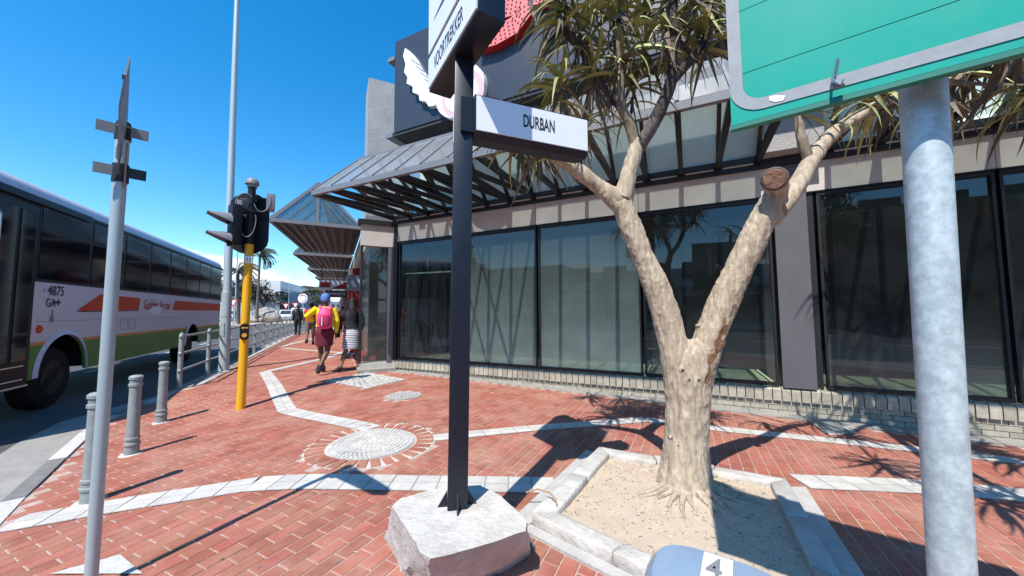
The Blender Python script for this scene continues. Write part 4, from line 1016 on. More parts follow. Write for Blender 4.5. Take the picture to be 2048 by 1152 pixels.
# text reads left to right with u increasing (viewed from the kerb)
btext('4875',-.50,1.87,.38,.16,'sign_black',bold=.012); btext('A',-.60,1.92,.05,.05,'sign_black')
btext('GA',-.52,1.68,.22,.14,'sign_black','logo_letters',bold=.01); side([(-.33,1.74),(-.25,1.74),(-.25,1.70),(-.18,1.76),(-.25,1.82),(-.25,1.78),(-.33,1.78)],.003,.006,'logo_arrow','sign_black')
btext('Golden Arrow',2.75,1.66,1.55,.25,'bus_red','lettering',bold=.008)
b_=MB(); b_.tube([bu(-.36,1.63,.006),bu(-.36,1.52,.006)],.008,6); b_.hexa(bu(-.36,1.48,.006),ST*.04,SW*.002,V((0,0,.045))); b_.build('hand_symbol','hood_grey',BU)
side([(2.95,1.62),(3.2,1.74),(3.6,1.75),(3.8,1.70),(3.65,1.55),(3.3,1.53)],.002,.009,'worn_patch','sign_white')
b_=MB(); b_.tube([bu(-.62,1.33,.0),bu(-.62,1.33,.02)],[.07,.05],16); b_.build('marker_lamp','bus_red',BU,smooth_=True)
for z in (1.45,): b_=MB(); b_.hexa(bu(3.9,z,.001),ST*4.6,SW*.001,V((0,0,.004))); b_.build('panel_joint','hood_grey',BU)
for a,b in ((1.75,2.05),(2.1,2.4)):
    b_=MB()
    for z in (1.22,1.42): b_.hexa(bu((a+b)/2,z,.001),ST*((b-a)/2),SW*.0015,V((0,0,.004)))
    for u in (a,b): b_.hexa(bu(u,1.32,.001),ST*.005,SW*.0012,V((0,0,.10)))
    b_.build('hatch','hood_grey',BU)

# ============================================================ GREEN ROAD SIGN with pole
gc=CAM+ray(1463,252)*(1.25/ray(1463,252).dot(N)); gN=V((math.sin(R_(36.9)),math.cos(R_(36.9)),0)); gT=V((gN.y,-gN.x,0)); gD=gc.dot(gN); gs0=gc.dot(gT); gz0=gc.z
def GS(s,z,o=0): return gN*(gD-o)+gT*(gs0+s)+V((0,0,gz0+z))
pr_=CAM+ray(1878,600)*((gD+.12)/ray(1878,600).dot(gN)); pgx=V((pr_.x,pr_.y,0))
GT=thing('green_road_sign','large blank green road sign on a thick galvanised pole in the right foreground','road sign',(pgx.x,pgx.y,gz(pgx.x)))
b_=MB(); b_.tube([V((pgx.x-.045,pgx.y,-.1)),V((pgx.x+.03,pgx.y+.0,gz0+1.2))],[.0375,.048],40); b_.build('pole','galv_spangle',GT,smooth_=True)
def gbox(s0,s1,z0,z1,o0,o1,nm,m_): b_=MB(); b_.hexa(GS((s0+s1)/2,(z0+z1)/2,(o0+o1)/2),gT*((s1-s0)/2),gN*(abs(o1-o0)/2),V((0,0,(z1-z0)/2))); return b_.build(nm,m_,GT)
GW=1.55
zsl=[0,.1525,.3525,.553,.75,.95,1.15,1.4]
for a,b in zip(zsl[:-1],zsl[1:]):
    gbox(0,GW,a+.0012,b-.0012,-.012,0,'sign_plank','green_sign')
gbox(.0,GW,0,1.4,-.018,-.0125,'back_sheet','green_edge')
gbox(-.003,GW,-.014,-.001,-.02,.003,'edge_trim','green_edge')
# grey border with rounded corner
bw=.034; ins=.012; rad=.085; b_=MB(); vs_=[];fs_=[]
path=[(.0,1.4)]+[(rad-rad*math.cos(a),.026+rad-rad*math.sin(a)) for a in [math.pi/2*k/10 for k in range(11)]]+[(GW,.014)]
for i,p in enumerate(path):
    a=V((*path[max(0,i-1)],0)); c_=V((*path[min(len(path)-1,i+1)],0)); d=(c_-a).normalized(); n_=V((-d.y,d.x,0)); q=V((*p,0)); r=q+n_*bw
    vs_+=[GS(q.x,q.y,.0025),GS(r.x,r.y,.0025)]
for i in range(len(path)-1): fs_.append((2*i,2*i+2,2*i+3,2*i+1))
b_.add(vs_,fs_); b_.build('border_strip','sign_grey',GT)
# peeling patches
def gpt(x,y,o): r=ray(x,y); return CAM+r*((gD-o)/r.dot(gN))
b_=MB(); b_.quad(*[gpt(x,y,.004) for x,y in [(1538,193),(1552,190),(1571,191),(1566,201),(1550,204),(1539,201)]]); b_.build('peeled_patch','sign_white',GT)
b_=MB(); P=[gpt(1676,118,.004),gpt(1670,150,.006),gpt(1665,157,.010),gpt(1668,165,.030),gpt(1680,172,.036),gpt(1686,160,.02)]; b_.tube(P,.0035,6); b_.build('torn_strip','sign_edge',GT)
b_=MB(); c_=gpt(1677,171,.02); b_.tube([c_-gT*.012,c_+gT*.012],[.007,.007],10); b_.build('curled_sticker','hood_grey',GT,smooth_=True)
b_=MB(); b_.beam(V((pgx.x,pgx.y,gz0+.45))-gT*.06,V((pgx.x,pgx.y,gz0+.45))+gT*.06,.03,.04); b_.build('clamp','galv',GT)

# ============================================================ BLUE-GREY POST TOP with number 4
z4=.93
P1=Z(1332,1086,z4);P2_=Z(1530,1150,z4);P3=Z(1288,1108,z4)
ux=(P2_-P1).normalized(); uy=V((ux.y,-ux.x,0)); 
if uy.y>0: uy=-uy
cc=P1+ux*.10+uy*.060
CB=thing('bollard_cabinet','blue-grey rounded kerbside cabinet top with a white strip numbered 4, lower edge of view','cabinet',(cc.x,cc.y,gz(cc.x)))
b_=MB(); rings=[]
def sup(a,b,n=28,e=3.2):
    r=[]
    for k in range(n):
        t=2*math.pi*k/n; c_,s_=math.cos(t),math.sin(t); r.append((a*abs(c_)**(2/e)*(1 if c_>0 else -1),b*abs(s_)**(2/e)*(1 if s_>0 else -1)))
    return r
lv=[(gz(cc.x),.128,.098),(z4-.11,.128,.098),(z4-.10,.136,.105),(z4-.05,.134,.102),(z4-.02,.126,.095),(z4-.004,.112,.083),(z4,.07,.05)]
vs_=[];fs_=[];n=28
for z,a,b in lv: vs_+=[V((cc.x,cc.y,z))+ux*x+uy*y for x,y in sup(a,b)]
for i in range(len(lv)-1):
    for k in range(n): fs_.append((i*n+k,i*n+(k+1)%n,(i+1)*n+(k+1)%n,(i+1)*n+k))
fs_.append(tuple((len(lv)-1)*n+k for k in range(n)))
# outward winding
if ux.cross(uy).z<0: fs_=[f[::-1] for f in fs_]
b_.add(vs_,fs_); b_.build('body','bluegrey',CB,smooth_=True)
# white strip: patch across the top following the crown
def topz(y):
    ay=abs(y)
    for (z1_,a1,b1),(z2_,a2,b2) in zip(lv[2:-1],lv[3:]):
        if b2<=ay<=b1: return z2_+(z1_-z2_)*(ay-b2)/(b1-b2)
    return z4
b_=MB(); ys=[-.101+.101*2*k/16 for k in range(17)]; vs_=[]
for y in ys: 
    for x in (-.03,.02): vs_.append(V((cc.x,cc.y,topz(y)+.0016))+ux*x+uy*y)
b_.add(vs_,[(2*i,2*i+1,2*i+3,2*i+2) for i in range(16)]); st_=b_.build('number_strip','sign_white',CB)
text('number','4',V((cc.x,cc.y,z4+.001))-ux*.0235+uy*.008+V((0,0,0)),ux,-uy,.027,.068,'hood_grey',st_,.0014,bold=.02)

# ============================================================ PLANTER
PLN=thing('tree_planter','low four-sided concrete kerb planter filled with sand around the tree','planter',((pl_L.x+pl_R.x)/2,(pl_L.y+pl_R.y)/2,0))
PQ=[V((p.x,p.y,0)) for p in (pl_L,pl_B,pl_R,pl_F)]
pc_=sum(PQ,V((0,0,0)))/4
KW=.125; inner=[p+(pc_-p).normalized()*KW*1.5 for p in PQ]
def kerbstone(a,b,ai,bi,n,mats):
    for i in range(n):
        t0=i/n;t1=(i+1)/n; q=[a.lerp(b,t0),a.lerp(b,t1),ai.lerp(bi,t1),ai.lerp(bi,t0)]; e=(b-a).normalized()*.005
        q=[q[0]+e,q[1]-e,q[2]-e,q[3]+e]
        hz=.095+random.uniform(-.008,.008)
        b_=MB(); b_.prism([V((v.x,v.y,gz(v.x)-.05)) for v in q],V((0,0,.05+hz+.0)))
        import bmesh
        o=b_.build('kerb_stone',mats,PLN); bm=bmesh.new(); bm.from_mesh(o.data); bmesh.ops.bevel(bm,geom=bm.edges[:],offset=.007,segments=1,affect='EDGES')
        bmesh.ops.subdivide_edges(bm,edges=[e_ for e_ in bm.edges if e_.calc_length()>.12],cuts=3,use_grid_fill=True)
        for v in bm.verts: v.co+=mn.noise_vector((v.co+V((i,0,0)))*14)*.004+mn.noise_vector(v.co*40)*.002
        bm.to_mesh(o.data); bm.free()
        for p in o.data.polygons:p.use_smooth=True
kerbstone(PQ[0],PQ[1],inner[0],inner[1],2,'concrete_rough'); kerbstone(PQ[1],PQ[2],inner[1],inner[2],3,'concrete_rough')
kerbstone(PQ[2],PQ[3],inner[2],inner[3],3,'concrete'); kerbstone(PQ[3],PQ[0],inner[3],inner[0],3,'concrete_rough')
# low outer strips on the left and right
for a,b,sgn in ((PQ[0],PQ[1],1),(PQ[2],PQ[3],1),(PQ[3],PQ[0],.6)):
    d=(b-a).normalized(); o_=V((-d.y,d.x,0)); 
    if (a+o_*.1-pc_).length<(a-pc_).length: o_=-o_
    q=[a+o_*.005-d*.0,b+o_*.005,b+o_*.14*sgn,a+o_*.14*sgn-d*.08]
    b_=MB(); b_.prism([V((v.x,v.y,gz(v.x)-.02)) for v in q],V((0,0,.045))); b_.build('footing_strip','concrete',PLN)
# sand with mound to trunk
tb=Z(1372,962,.05); TB=V((tb.x,tb.y,0))
sand=MB(); nn=34
def ip(u,v): return inner[0].lerp(inner[1],v).lerp(inner[3].lerp(inner[2],v),u)
def sz(p):
    d=(V((p.x,p.y,0))-TB).length
    return gz(p.x)+.045+.05*math.exp(-(d/.32)**2)+.006*mn.noise(p*9)+.012*mn.noise(p*3)
for i in range(nn+1):
    for j in range(nn+1): p=ip(i/nn*1.04-.02,j/nn*1.04-.02); sand.v.append(V((p.x,p.y,sz(p))))
for i in range(nn):
    for j in range(nn): a=i*(nn+1)+j; sand.f.append((a,a+nn+1,a+nn+2,a+1))
sand.build('sand_fill','sand',PLN,smooth_=True)
gv=MB()
for k in range(2600):
    p=ip(random.random(),random.random()); z=sz(p); r=random.choice([.003,.004,.006]) if k%60 else .014
    a=random.random()*6.28; d=V((math.cos(a),math.sin(a),0)); e=V((-d.y,d.x,0))
    L_=r*(1+2.6*(random.random()<.4)); gv.add([V((p.x,p.y,z))-d*L_-e*r,V((p.x,p.y,z))+d*L_-e*r,V((p.x,p.y,z+r))+e*r*.2,V((p.x,p.y,z))-d*L_*.3+e*r],[(0,1,2),(1,3,2),(3,0,2)])
o=gv.build('gravel_litter','sand',PLN); o['kind']='stuff'
lt=MB()
for k in range(380):
    p=ip(random.random(),random.random()); z=sz(p)+.002; a=random.random()*6.28; d=V((math.cos(a),math.sin(a),random.uniform(-.05,.2))); L_=random.uniform(.01,.03)
    lt.beam(V((p.x,p.y,z)),V((p.x,p.y,z))+d*L_,.0025,.0015)
o=lt.build('twig_litter','bark_dark',PLN); o['kind']='stuff'
# bent root/strap on kerb, bit of rubble
b_=MB(); b_.tube([Z(1052,985,.10),Z(1075,978,.13),Z(1100,985,.13),Z(1112,1000,.11),Z(1115,1020,.06)],.006,6); tag(b_.build('dry_strap','twig',smooth_=True),'dry curled brown strap lying over the planter kerb corner','strap')
b_=MB()
rk=G(1058,1100)
for k in range(1):
    b_.tube([rk,rk+V((0,0,.03)),rk+V((0,0,.05))],[.04,.035,.01],7)
tag(b_.build('stone_chip','bark_dark'),'small dark stone lying against the rough concrete block','stone')

# ============================================================ TREE
TR=thing('rosette_tree','pale forked tree with drooping strap-leaf rosettes and a sawn stump','tree',(TB.x,TB.y,gz(TB.x)))
def at(x,y,d): return Y(x,y,d)
dz=TB.y
def limb_mb(pts,n=20,sub=6,ks=1.):
    P=[at(x,y,d) for x,y,d,r in pts]; Rr=[r*ks for *_,r in pts]; Q=[];RR_=[]
    for i in range(len(P)-1):
        p0=P[max(i-1,0)];p1=P[i];p2=P[i+1];p3=P[min(i+2,len(P)-1)]
        for k in range(sub):
            t=k/sub; Q.append(.5*((2*p1)+(p2-p0)*t+(2*p0-5*p1+4*p2-p3)*t*t+(3*p1-p0-3*p2+p3)*t**3)); RR_.append(Rr[i]*(1-t)+Rr[i+1]*t)
    Q.append(P[-1]);RR_.append(Rr[-1]); b_=MB(); b_.tube(Q,RR_,n,frame=(1,.01,0)); return b_
def limb(pts,name='limb',m_='bark',n=20):
    b_=limb_mb(pts,n,10); k_=.5 if m_=='bark' else .3
    b_.v=[v+mn.noise_vector(V((v.x*9,v.y*9,v.z*4)))*(.012*k_*2)+mn.noise_vector(V((v.x*45,v.y*45,v.z*14)))*.006*k_*2 for v in b_.v]
    return b_.build(name,m_,TR,smooth_=True)
d=dz; big=MB()
for L_ in ([(1370,1000,d,.32),(1370,975,d,.27),(1371,925,d,.222),(1373,870,d,.20),(1376,800,d,.203),(1378,740,d,.212),(1378,705,d+.02,.19),(1378,680,d+.03,.12)],
  [(1356,800,d,.11),(1350,710,d,.14),(1322,600,d+.02,.128),(1285,510,d+.03,.112),(1248,420,d+.05,.10),(1240,385,d+.05,.085)],
  [(1394,800,d,.11),(1406,715,d,.14),(1440,620,d-.03,.135),(1485,520,d-.08,.128),(1530,430,d-.13,.115),(1552,385,d-.17,.10),(1550,352,d-.30,.088)],
  [(1246,420,d+.05,.08),(1200,375,d+.05,.065),(1160,345,d+.05,.06),(1120,318,d+.02,.055),(1075,300,d,.045),(1048,292,d,.035)],
  [(1245,420,d+.05,.085),(1258,345,d+.08,.07),(1272,295,d+.1,.062),(1278,280,d+.1,.05)],
  [(1538,440,d-.13,.085),(1585,385,d-.10,.07),(1622,322,d-.05,.062),(1665,268,d,.055),(1730,225,d+.02,.045),(1790,195,d+.05,.04),(1860,175,d,.04),(1930,150,d-.1,.04),(1980,90,d-.2,.04)]):
    m_=limb_mb(L_,24,ks=.80 if L_[0][3]>.1 else .9); big.add(m_.v,m_.f)
TRK=remesh(big,'trunk','bark',TR,.0125)
import numpy as np
me=TRK.data; o0=orig(TR)
def ridg(p): return 1-abs(mn.noise(V((p.x*26,p.y*26,p.z*7))))*2
NRM=[v.normal.copy() for v in me.vertices]
for v,vn in zip(me.vertices,NRM):
    p=v.co+o0
    v.co+=vn*(ridg(p)*.009+mn.noise(p*60)*.004+mn.noise(V((p.x*6,p.y*6,p.z*3)))*.010+ridg(V((p.z*.6,p.x*.3,p.y*3)))*.002-.004)
me.materials.append(M('bark_rust'))
WP=[at(1452,640,d-.12),at(1446,665,d-.12),at(1436,700,d-.13),at(1424,725,d-.14),at(1416,760,d-.15)]; WRd=[.012,.030,.026,.024,.012]
for p in me.polygons:
    p.use_smooth=True; c=p.center+o0
    if abs(c.z-1.1)<.4:
        x_,y_=px(c)
        if not(1400<x_<1465 and 610<y_<770): continue
        for a_,b_,r_ in zip(WP[:-1],WP[1:],WRd[:-1]):
            t_=max(0,min(1,(c-a_).dot(b_-a_)/(b_-a_).length_squared)); 
            if (c-a_.lerp(b_,t_)).length<r_+.045*mn.noise(V((c.x*30,c.y*30,c.z*12)))+.006: p.material_index=1; break
me.update()
limb([(1272,300,d+.1,.05),(1262,255,d+.1,.048),(1245,215,d+.1,.045),(1240,170,d+.1,.042),(1238,110,d+.1,.04),(1232,40,d+.1,.04)])
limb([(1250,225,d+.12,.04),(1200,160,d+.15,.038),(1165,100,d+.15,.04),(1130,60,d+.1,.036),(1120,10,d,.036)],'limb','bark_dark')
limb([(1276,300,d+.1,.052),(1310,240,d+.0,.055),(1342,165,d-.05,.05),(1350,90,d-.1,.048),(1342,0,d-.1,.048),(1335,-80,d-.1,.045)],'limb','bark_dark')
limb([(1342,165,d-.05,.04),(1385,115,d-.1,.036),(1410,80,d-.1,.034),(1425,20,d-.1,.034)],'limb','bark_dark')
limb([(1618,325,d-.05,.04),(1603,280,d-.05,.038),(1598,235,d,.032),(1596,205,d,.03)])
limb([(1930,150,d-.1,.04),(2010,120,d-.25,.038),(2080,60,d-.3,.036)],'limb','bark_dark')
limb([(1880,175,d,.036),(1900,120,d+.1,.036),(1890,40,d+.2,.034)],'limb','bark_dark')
# sawn face
e=at(1549,358,d-.33); b_=MB(); 
vdv=(V((0,0,H))-e).normalized(); b_.tube([e-vdv*.03,e+vdv*.02,e+vdv*.026],[.090,.086,.08],26); b_.v=[v+mn.noise_vector(v*14)*.004 for v in b_.v]; b_.build('sawn_stump','bark_dark',TR,smooth_=True)
b_=MB(); b_.tube([e+vdv*.024,e+vdv*.032],[.072,.068],22); b_.build('cut_face','cut_wood',TR)
limb([(1240,400,d+.05,.075),(1200,375,d+.05,.065),(1160,345,d+.05,.06),(1120,318,d+.02,.055),(1075,300,d,.045),(1048,292,d,.035)])
limb([(1243,400,d+.05,.085),(1258,345,d+.08,.07),(1272,295,d+.1,.062),(1278,285,d+.1,.055)])
limb([(1272,300,d+.1,.05),(1262,255,d+.1,.048),(1245,215,d+.1,.045),(1240,170,d+.1,.042),(1238,110,d+.1,.04),(1232,40,d+.1,.04)])
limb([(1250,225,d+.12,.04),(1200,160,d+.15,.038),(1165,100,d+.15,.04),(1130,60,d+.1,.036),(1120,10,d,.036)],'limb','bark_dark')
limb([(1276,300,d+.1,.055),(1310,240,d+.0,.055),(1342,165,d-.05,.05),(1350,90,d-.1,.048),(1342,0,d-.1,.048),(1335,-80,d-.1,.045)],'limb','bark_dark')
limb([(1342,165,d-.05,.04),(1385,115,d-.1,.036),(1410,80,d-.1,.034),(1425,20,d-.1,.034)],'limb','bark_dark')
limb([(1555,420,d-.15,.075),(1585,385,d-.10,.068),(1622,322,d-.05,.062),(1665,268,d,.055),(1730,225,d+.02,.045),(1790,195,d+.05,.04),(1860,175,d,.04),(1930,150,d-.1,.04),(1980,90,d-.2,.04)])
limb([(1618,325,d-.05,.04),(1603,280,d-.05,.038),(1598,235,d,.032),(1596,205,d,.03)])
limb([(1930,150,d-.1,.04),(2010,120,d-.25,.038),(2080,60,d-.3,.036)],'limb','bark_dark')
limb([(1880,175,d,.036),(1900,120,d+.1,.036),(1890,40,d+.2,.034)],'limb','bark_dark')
def snap(x,y):
    best=None
    for v in me.vertices:
        c=v.co+o0; q=px(c)
        if abs(q[0]-x)<7 and abs(q[1]-y)<7 and (best is None or c.y<best.y): best=c.copy()
    return best if best else at(x,y,d-.19)
for x,y,r in ((1361,737,.014),(1372,765,.010),(1394,652,.007),(1338,870,.008),(1352,885,.006),(1392,764,.009)):
    p=snap(x,y)+V((0,.002,0)); b_=MB(); b_.tube([p+V((0,.05,0)),p+V((0,.004,0)),p-V((0,.002,0))],[r*2.2,r*1.7,r*1.1],12); b_.v=[v+mn.noise_vector(v*50)*.003 for v in b_.v]; k_=b_.build('knot','bark',TR,smooth_=True)
    b_=MB(); b_.tube([p+V((0,.004,0)),p-V((0,.004,0))],[r,r*.9],8); b_.build('knot_hole','black_paint',k_)
# surface roots
for k in range(16):
    a=-2.9+k*.21+random.uniform(-.1,.1) if k<15 else .5; d0=V((math.cos(a),math.sin(a),0)); P=[]; L_=random.uniform(.28,.5)
    for q in range(6):
        t=q/5; p=TB+d0*(.19+L_*t)+V((-d0.y,d0.x,0))*(.05*math.sin(5*t+k)*t); P.append(V((p.x,p.y,sz(p)+.012-.02*t)))
    b_=MB(); b_.tube(P,[.03,.022,.016,.012,.009,.004],8); b_.v=[v+mn.noise_vector(v*25)*.006 for v in b_.v]; b_.build('root','bark',TR,smooth_=True)
hub=at(1980,90,d-.2)
for gx,gy,zz2 in ((1990,1010,2.7),(1830,880,3.0),(2060,1010,2.8),(1700,875,3.1),(1900,955,2.9)):
    g0=G(gx,gy); kx=1/math.tan(R_(SUN_EL)); e_=V((g0.x-zz2*kx*math.sin(R_(SUN_AZ)),g0.y-zz2*kx*math.cos(R_(SUN_AZ)),zz2))
    b_=MB(); b_.tube([hub,hub.lerp(e_,.5)+V((0,0,.1)),e_],[.045,.036,.03],12); b_.build('limb','bark_dark',TR,smooth_=True)
# leaves
def leafmesh(L_,e0,e1,wd):
    b_=MB(); n=7; p=V((0,0,0)); vs_=[];fs_=[]
    for i in range(n+1):
        t=i/n; e=R_(e0+(e1-e0)*(t**.8)); wv=wd*1.05*(1-.93*t**2)*(.7+.3*min(1,t*5))
        up=V((-math.sin(e),0,math.cos(e))); vs_+=[p+V((0,-wv,0))+up*wv*.35,p,p+V((0,wv,0))+up*wv*.35]
        p=p+V((math.cos(e),0,math.sin(e)))*(L_/n)
    for i in range(n): a=i*3; fs_+=[(a,a+1,a+4,a+3),(a+1,a+2,a+5,a+4)]
    return b_.add(vs_,fs_)
kinds=[]
for (L_,e0,e1,m_) in ((.38,75,5,'leaf'),(.42,60,-35,'leaf'),(.46,45,-60,'leaf'),(.50,25,-80,'leaf'),(.48,5,-85,'leaf'),(.40,-20,-88,'leaf_dry'),(.42,-45,-95,'leaf_dry'),(.36,-65,-80,'leaf_dry'),(.50,50,-75,'leaf'),(.34,-75,-60,'leaf_dry')):
    mb_=leafmesh(L_,e0,e1,.0135); me=mb_.mesh('leaf',smooth_=True); me.materials.append(M(m_)); kinds.append((mb_,me,m_,e0))
ros=[(1125,25,d,60),(1160,60,d+.1,50),(1232,25,d+.1,60),(1120,175,d+.05,55),(1185,150,d+.1,50),(1290,110,d+.15,45),(1238,120,d+.1,40),(1335,60,d-.1,40),(1425,10,d-.1,60),(1412,75,d-.1,55),(1335,-60,d-.1,60),(1240,-60,d+.1,60),(1140,-50,d,60),(1040,265,d,60),(1075,290,d,30),(1290,20,d+.2,50),(1380,-20,d-.2,50),(1190,-10,d+.3,50),(1265,180,d+.25,34),
 (1597,212,d,34),(1660,250,d+.05,12),(1795,190,d+.05,40),(1890,110,d+.1,60),(1940,140,d-.1,55),(1985,70,d-.2,60),(2080,40,d-.3,60),(2060,150,d-.2,50),(1890,20,d+.2,60),(2200,-40,d-.5,60),(2140,110,d-.4,60),(2260,60,d-.7,60),(1990,-120,d-.1,60),(1780,-40,d+.3,50),(2420,-30,d-.9,60),(2300,-200,d-.7,60)]
for gx,gy,zz2 in ((1990,1010,2.7),(1900,955,2.9),(1760,930,3.0),(1700,875,3.1),(1830,880,3.0),(1960,900,3.1),(2040,930,2.9),(2060,1010,2.8),(1640,850,3.2),(1240,800,3.5),(1180,795,3.4)):
    g0=G(gx,gy); kx=1/math.tan(R_(SUN_EL)); ros.append((None,V((g0.x-zz2*kx*math.sin(R_(SUN_AZ)),g0.y-zz2*kx*math.cos(R_(SUN_AZ)),zz2)),0,46))
leaves=[]
for (x,y,dd,nl) in ros:
    c_=at(x,y,dd) if x is not None else y; x=x or 0; 
    for k in range(int(nl*(.72 if 1000<x<1450 else .40 if 1550<x<2110 and dd>d-.25 else .9))):
        q=random.random(); ki=random.choice([0,1,2,2,8,8,3,3,4,4] if q<.55 else [5,6,7,9,4,4]); az=random.random()*6.283
        off=V((0,0,random.uniform(-.16,.05) if ki>=4 and ki!=8 else random.uniform(-.04,.06)))
        rot=Quaternion((0,0,1),az)@Quaternion((0,1,0),random.gauss(0,.18))@Quaternion((1,0,0),random.gauss(0,.35)); sca=random.uniform(.75,1.4)
        leaves.append((c_+off,rot,sca,ki,px(c_)))
vis=[i for i,l_ in enumerate(leaves) if 1000<l_[4][0]<1470 and -20<l_[4][1]<330]; random.shuffle(vis); ind=set(vis[:300])
rest={'leaf':MB(),'leaf_dry':MB()}
for i,(p,rot,sca,ki,_) in enumerate(leaves):
    mb_,me,m_,_e=kinds[ki]
    if i in ind:
        o=inst('leaf',me,p,rot,TR); o.scale=(sca,sca,sca)
    else:
        mt=rot.to_matrix(); rest[m_].add([mt@v*sca+p for v in mb_.v],mb_.f)
for k_,mb_ in rest.items():
    o=mb_.build('leaf_cluster' if k_=='leaf' else 'dry_leaf_cluster',k_,TR,smooth_=True); o['kind']='stuff'

# ============================================================ PEOPLE
def person(label,base,h,heading,cfg,vox=.014,group=None):
    """built in metres for a 1.72 m body, scaled by h; x right, y forwards"""
    T=thing('person',label,'person',base,group); k_=h/1.72; ca,sa=math.cos(heading),math.sin(heading)
    def w(p): x,y,z=p; x*=k_;y*=k_;z*=k_; return V((base.x+x*ca-y*sa,base.y+x*sa+y*ca,base.z+z))
    fx=V((ca,sa,0))
    J=dict(pel=(0,0,.93),wst=(0,0,1.07),ch=(0,.0,1.30),nk=(0,0,1.45),hd=(0,.02,1.60),
      shL=(-.17,0,1.39),shR=(.17,0,1.39),elL=(-.23,-.03,1.12),elR=(.23,-.03,1.12),wrL=(-.24,.04,.88),wrR=(.24,.04,.88),
      hpL=(-.09,0,.90),hpR=(.09,0,.90),knL=(-.10,.08,.50),knR=(.10,-.03,.50),anL=(-.10,.14,.09),anR=(.10,-.24,.13),toL=(-.11,.30,.03),toR=(.10,-.16,.02))
    J.update(cfg.get('J',{}))
    sk=cfg.get('skin','skin')
    def tb(mb_,pts,rad,n=14,fr=None): mb_.tube([w(p) for p in pts],[tuple(a*k_ for a in r) if hasattr(r,'__len__') else r*k_ for r in rad],n,frame=fr or fx)
    def mid(a,b,t): return tuple(x*(1-t)+y*t for x,y in zip(a,b))
    def add(a,b): return tuple(x+y for x,y in zip(a,b))
    B=MB()
    tb(B,[add(J['pel'],(0,0,-.08)),J['pel'],J['wst'],J['ch'],(0,0,1.40),(0,0,1.43)],[(.13,.10),(.165,.12),(.13,.095),(.16,.11),(.14,.08),(.06,.05)])
    tb(B,[(0,-.005,1.40),J['nk'],(0,.01,1.53)],[.06,.052,.055])
    hx,hy,hz=J['hd']
    tb(B,[(hx,hy,hz-.125),(hx,hy+.01,hz-.09),(hx,hy,hz-.03),(hx,hy-.005,hz+.03),(hx,hy-.01,hz+.08),(hx,hy-.01,hz+.115)],[(.03,.035),(.058,.075),(.075,.093),(.078,.098),(.06,.078),(.02,.03)])
    tb(B,[(hx,hy+.085,hz+.01),(hx,hy+.108,hz-.025),(hx,hy+.09,hz-.035)],[.008,.014,.01],8)
    for s_ in (-1,1): tb(B,[(hx+s_*.076,hy-.005,hz+.015),(hx+s_*.084,hy-.01,hz-.02)],[.014,.012],8)
    for S_ in 'LR':
        s_=-1 if S_=='L' else 1
        sh,el,wr,hp,kn,an,to=(J[q+S_] for q in('sh','el','wr','hp','kn','an','to'))
        tb(B,[mid((0,0,1.38),sh,.5),sh,mid(sh,el,.4),el,mid(el,wr,.35),wr],[.06,.055,.047,.037,.036,.024])
        dv=tuple((b-a) for a,b in zip(el,wr)); L_=math.sqrt(sum(q*q for q in dv)); dv=tuple(q/L_ for q in dv)
        palm=add(wr,tuple(q*.075 for q in dv)); tb(B,[wr,mid(wr,palm,.5),palm],[(.018,.026),(.018,.038),(.014,.036)])
        for f_ in range(4):
            o_=(0,(f_-1.5)*.019,0); L2_=(.062,.072,.068,.052)[f_]; a_=add(mid(wr,palm,.85),o_); b2=add(a_,tuple(q*L2_*.55 for q in dv)); c2=add(b2,tuple((q*.9)*L2_*.5 for q in dv)); c2=(c2[0]-s_*.012,c2[1],c2[2])
            tb(B,[a_,b2,c2],[.010,.009,.007],6)
        a_=add(wr,(0,.022,-.01)); tb(B,[a_,add(a_,(0,.028,-.03)),add(a_,(-s_*.005,.034,-.062))],[.012,.011,.008],6)
        tb(B,[(hp[0],hp[1],hp[2]+.02),hp,mid(hp,kn,.45),kn,mid(kn,an,.3),mid(kn,an,.75),an],[.09,.095,.078,.055,.060,.040,.036])
        tb(B,[an,mid(an,to,.2),mid(an,to,.7),to],[.04,.045,.038,.02])
    remesh(B,'body',sk,T,vox)
    # clothes
    tops=cfg.get('top')
    if tops:
        C=MB(); zb_=cfg.get('top_hem',.98)
        tb(C,[(0,0,zb_),(0,0,1.07),(0,0,1.20),J['ch'],(0,0,1.39),(0,0,1.445)],[(.185,.14),(.168,.128),(.165,.125),(.185,.135),(.165,.105),(.065,.062)])
        e_=cfg.get('sleeve',1.)
        for S_ in 'LR':
            sh,el,wr=(J[q+S_] for q in('sh','el','wr'))
            pts=[mid((0,0,1.38),sh,.55),sh,mid(sh,el,.45)]; rd=[.075,.076,.066]
            if e_>.6: pts+=[el,mid(el,wr,.5),mid(el,wr,.93)]; rd+=[.056,.050,.040]
            tb(C,pts,rd)
        remesh(C,'top',tops,T,vox)
    if cfg.get('skirt'):
        m_,zt_,zb_,wt,wb_=cfg['skirt']; hk=mid(J['hpL'],J['hpR'],.5); kk_=mid(J['knL'],J['knR'],.5); 
        def cx_(z): t=(.9-z)/.4; return mid(hk,kk_,max(0,min(1.2,t)))
        C=MB(); zs=[zt_+(zb_-zt_)*q/6 for q in range(7)]
        tb(C,[(cx_(z)[0],cx_(z)[1],z) for z in zs],[(.135+(wt-.135)*min(1,q/2)+(wb_-wt)*max(0,(q-2)/4),.105+.045*min(1,q/2)+(wb_-wt)*.5*max(0,(q-2)/4)+abs(J['knL'][1]-J['knR'][1])*.25*q/6) for q in range(7)],22)
        remesh(C,'skirt',m_,T,vox)
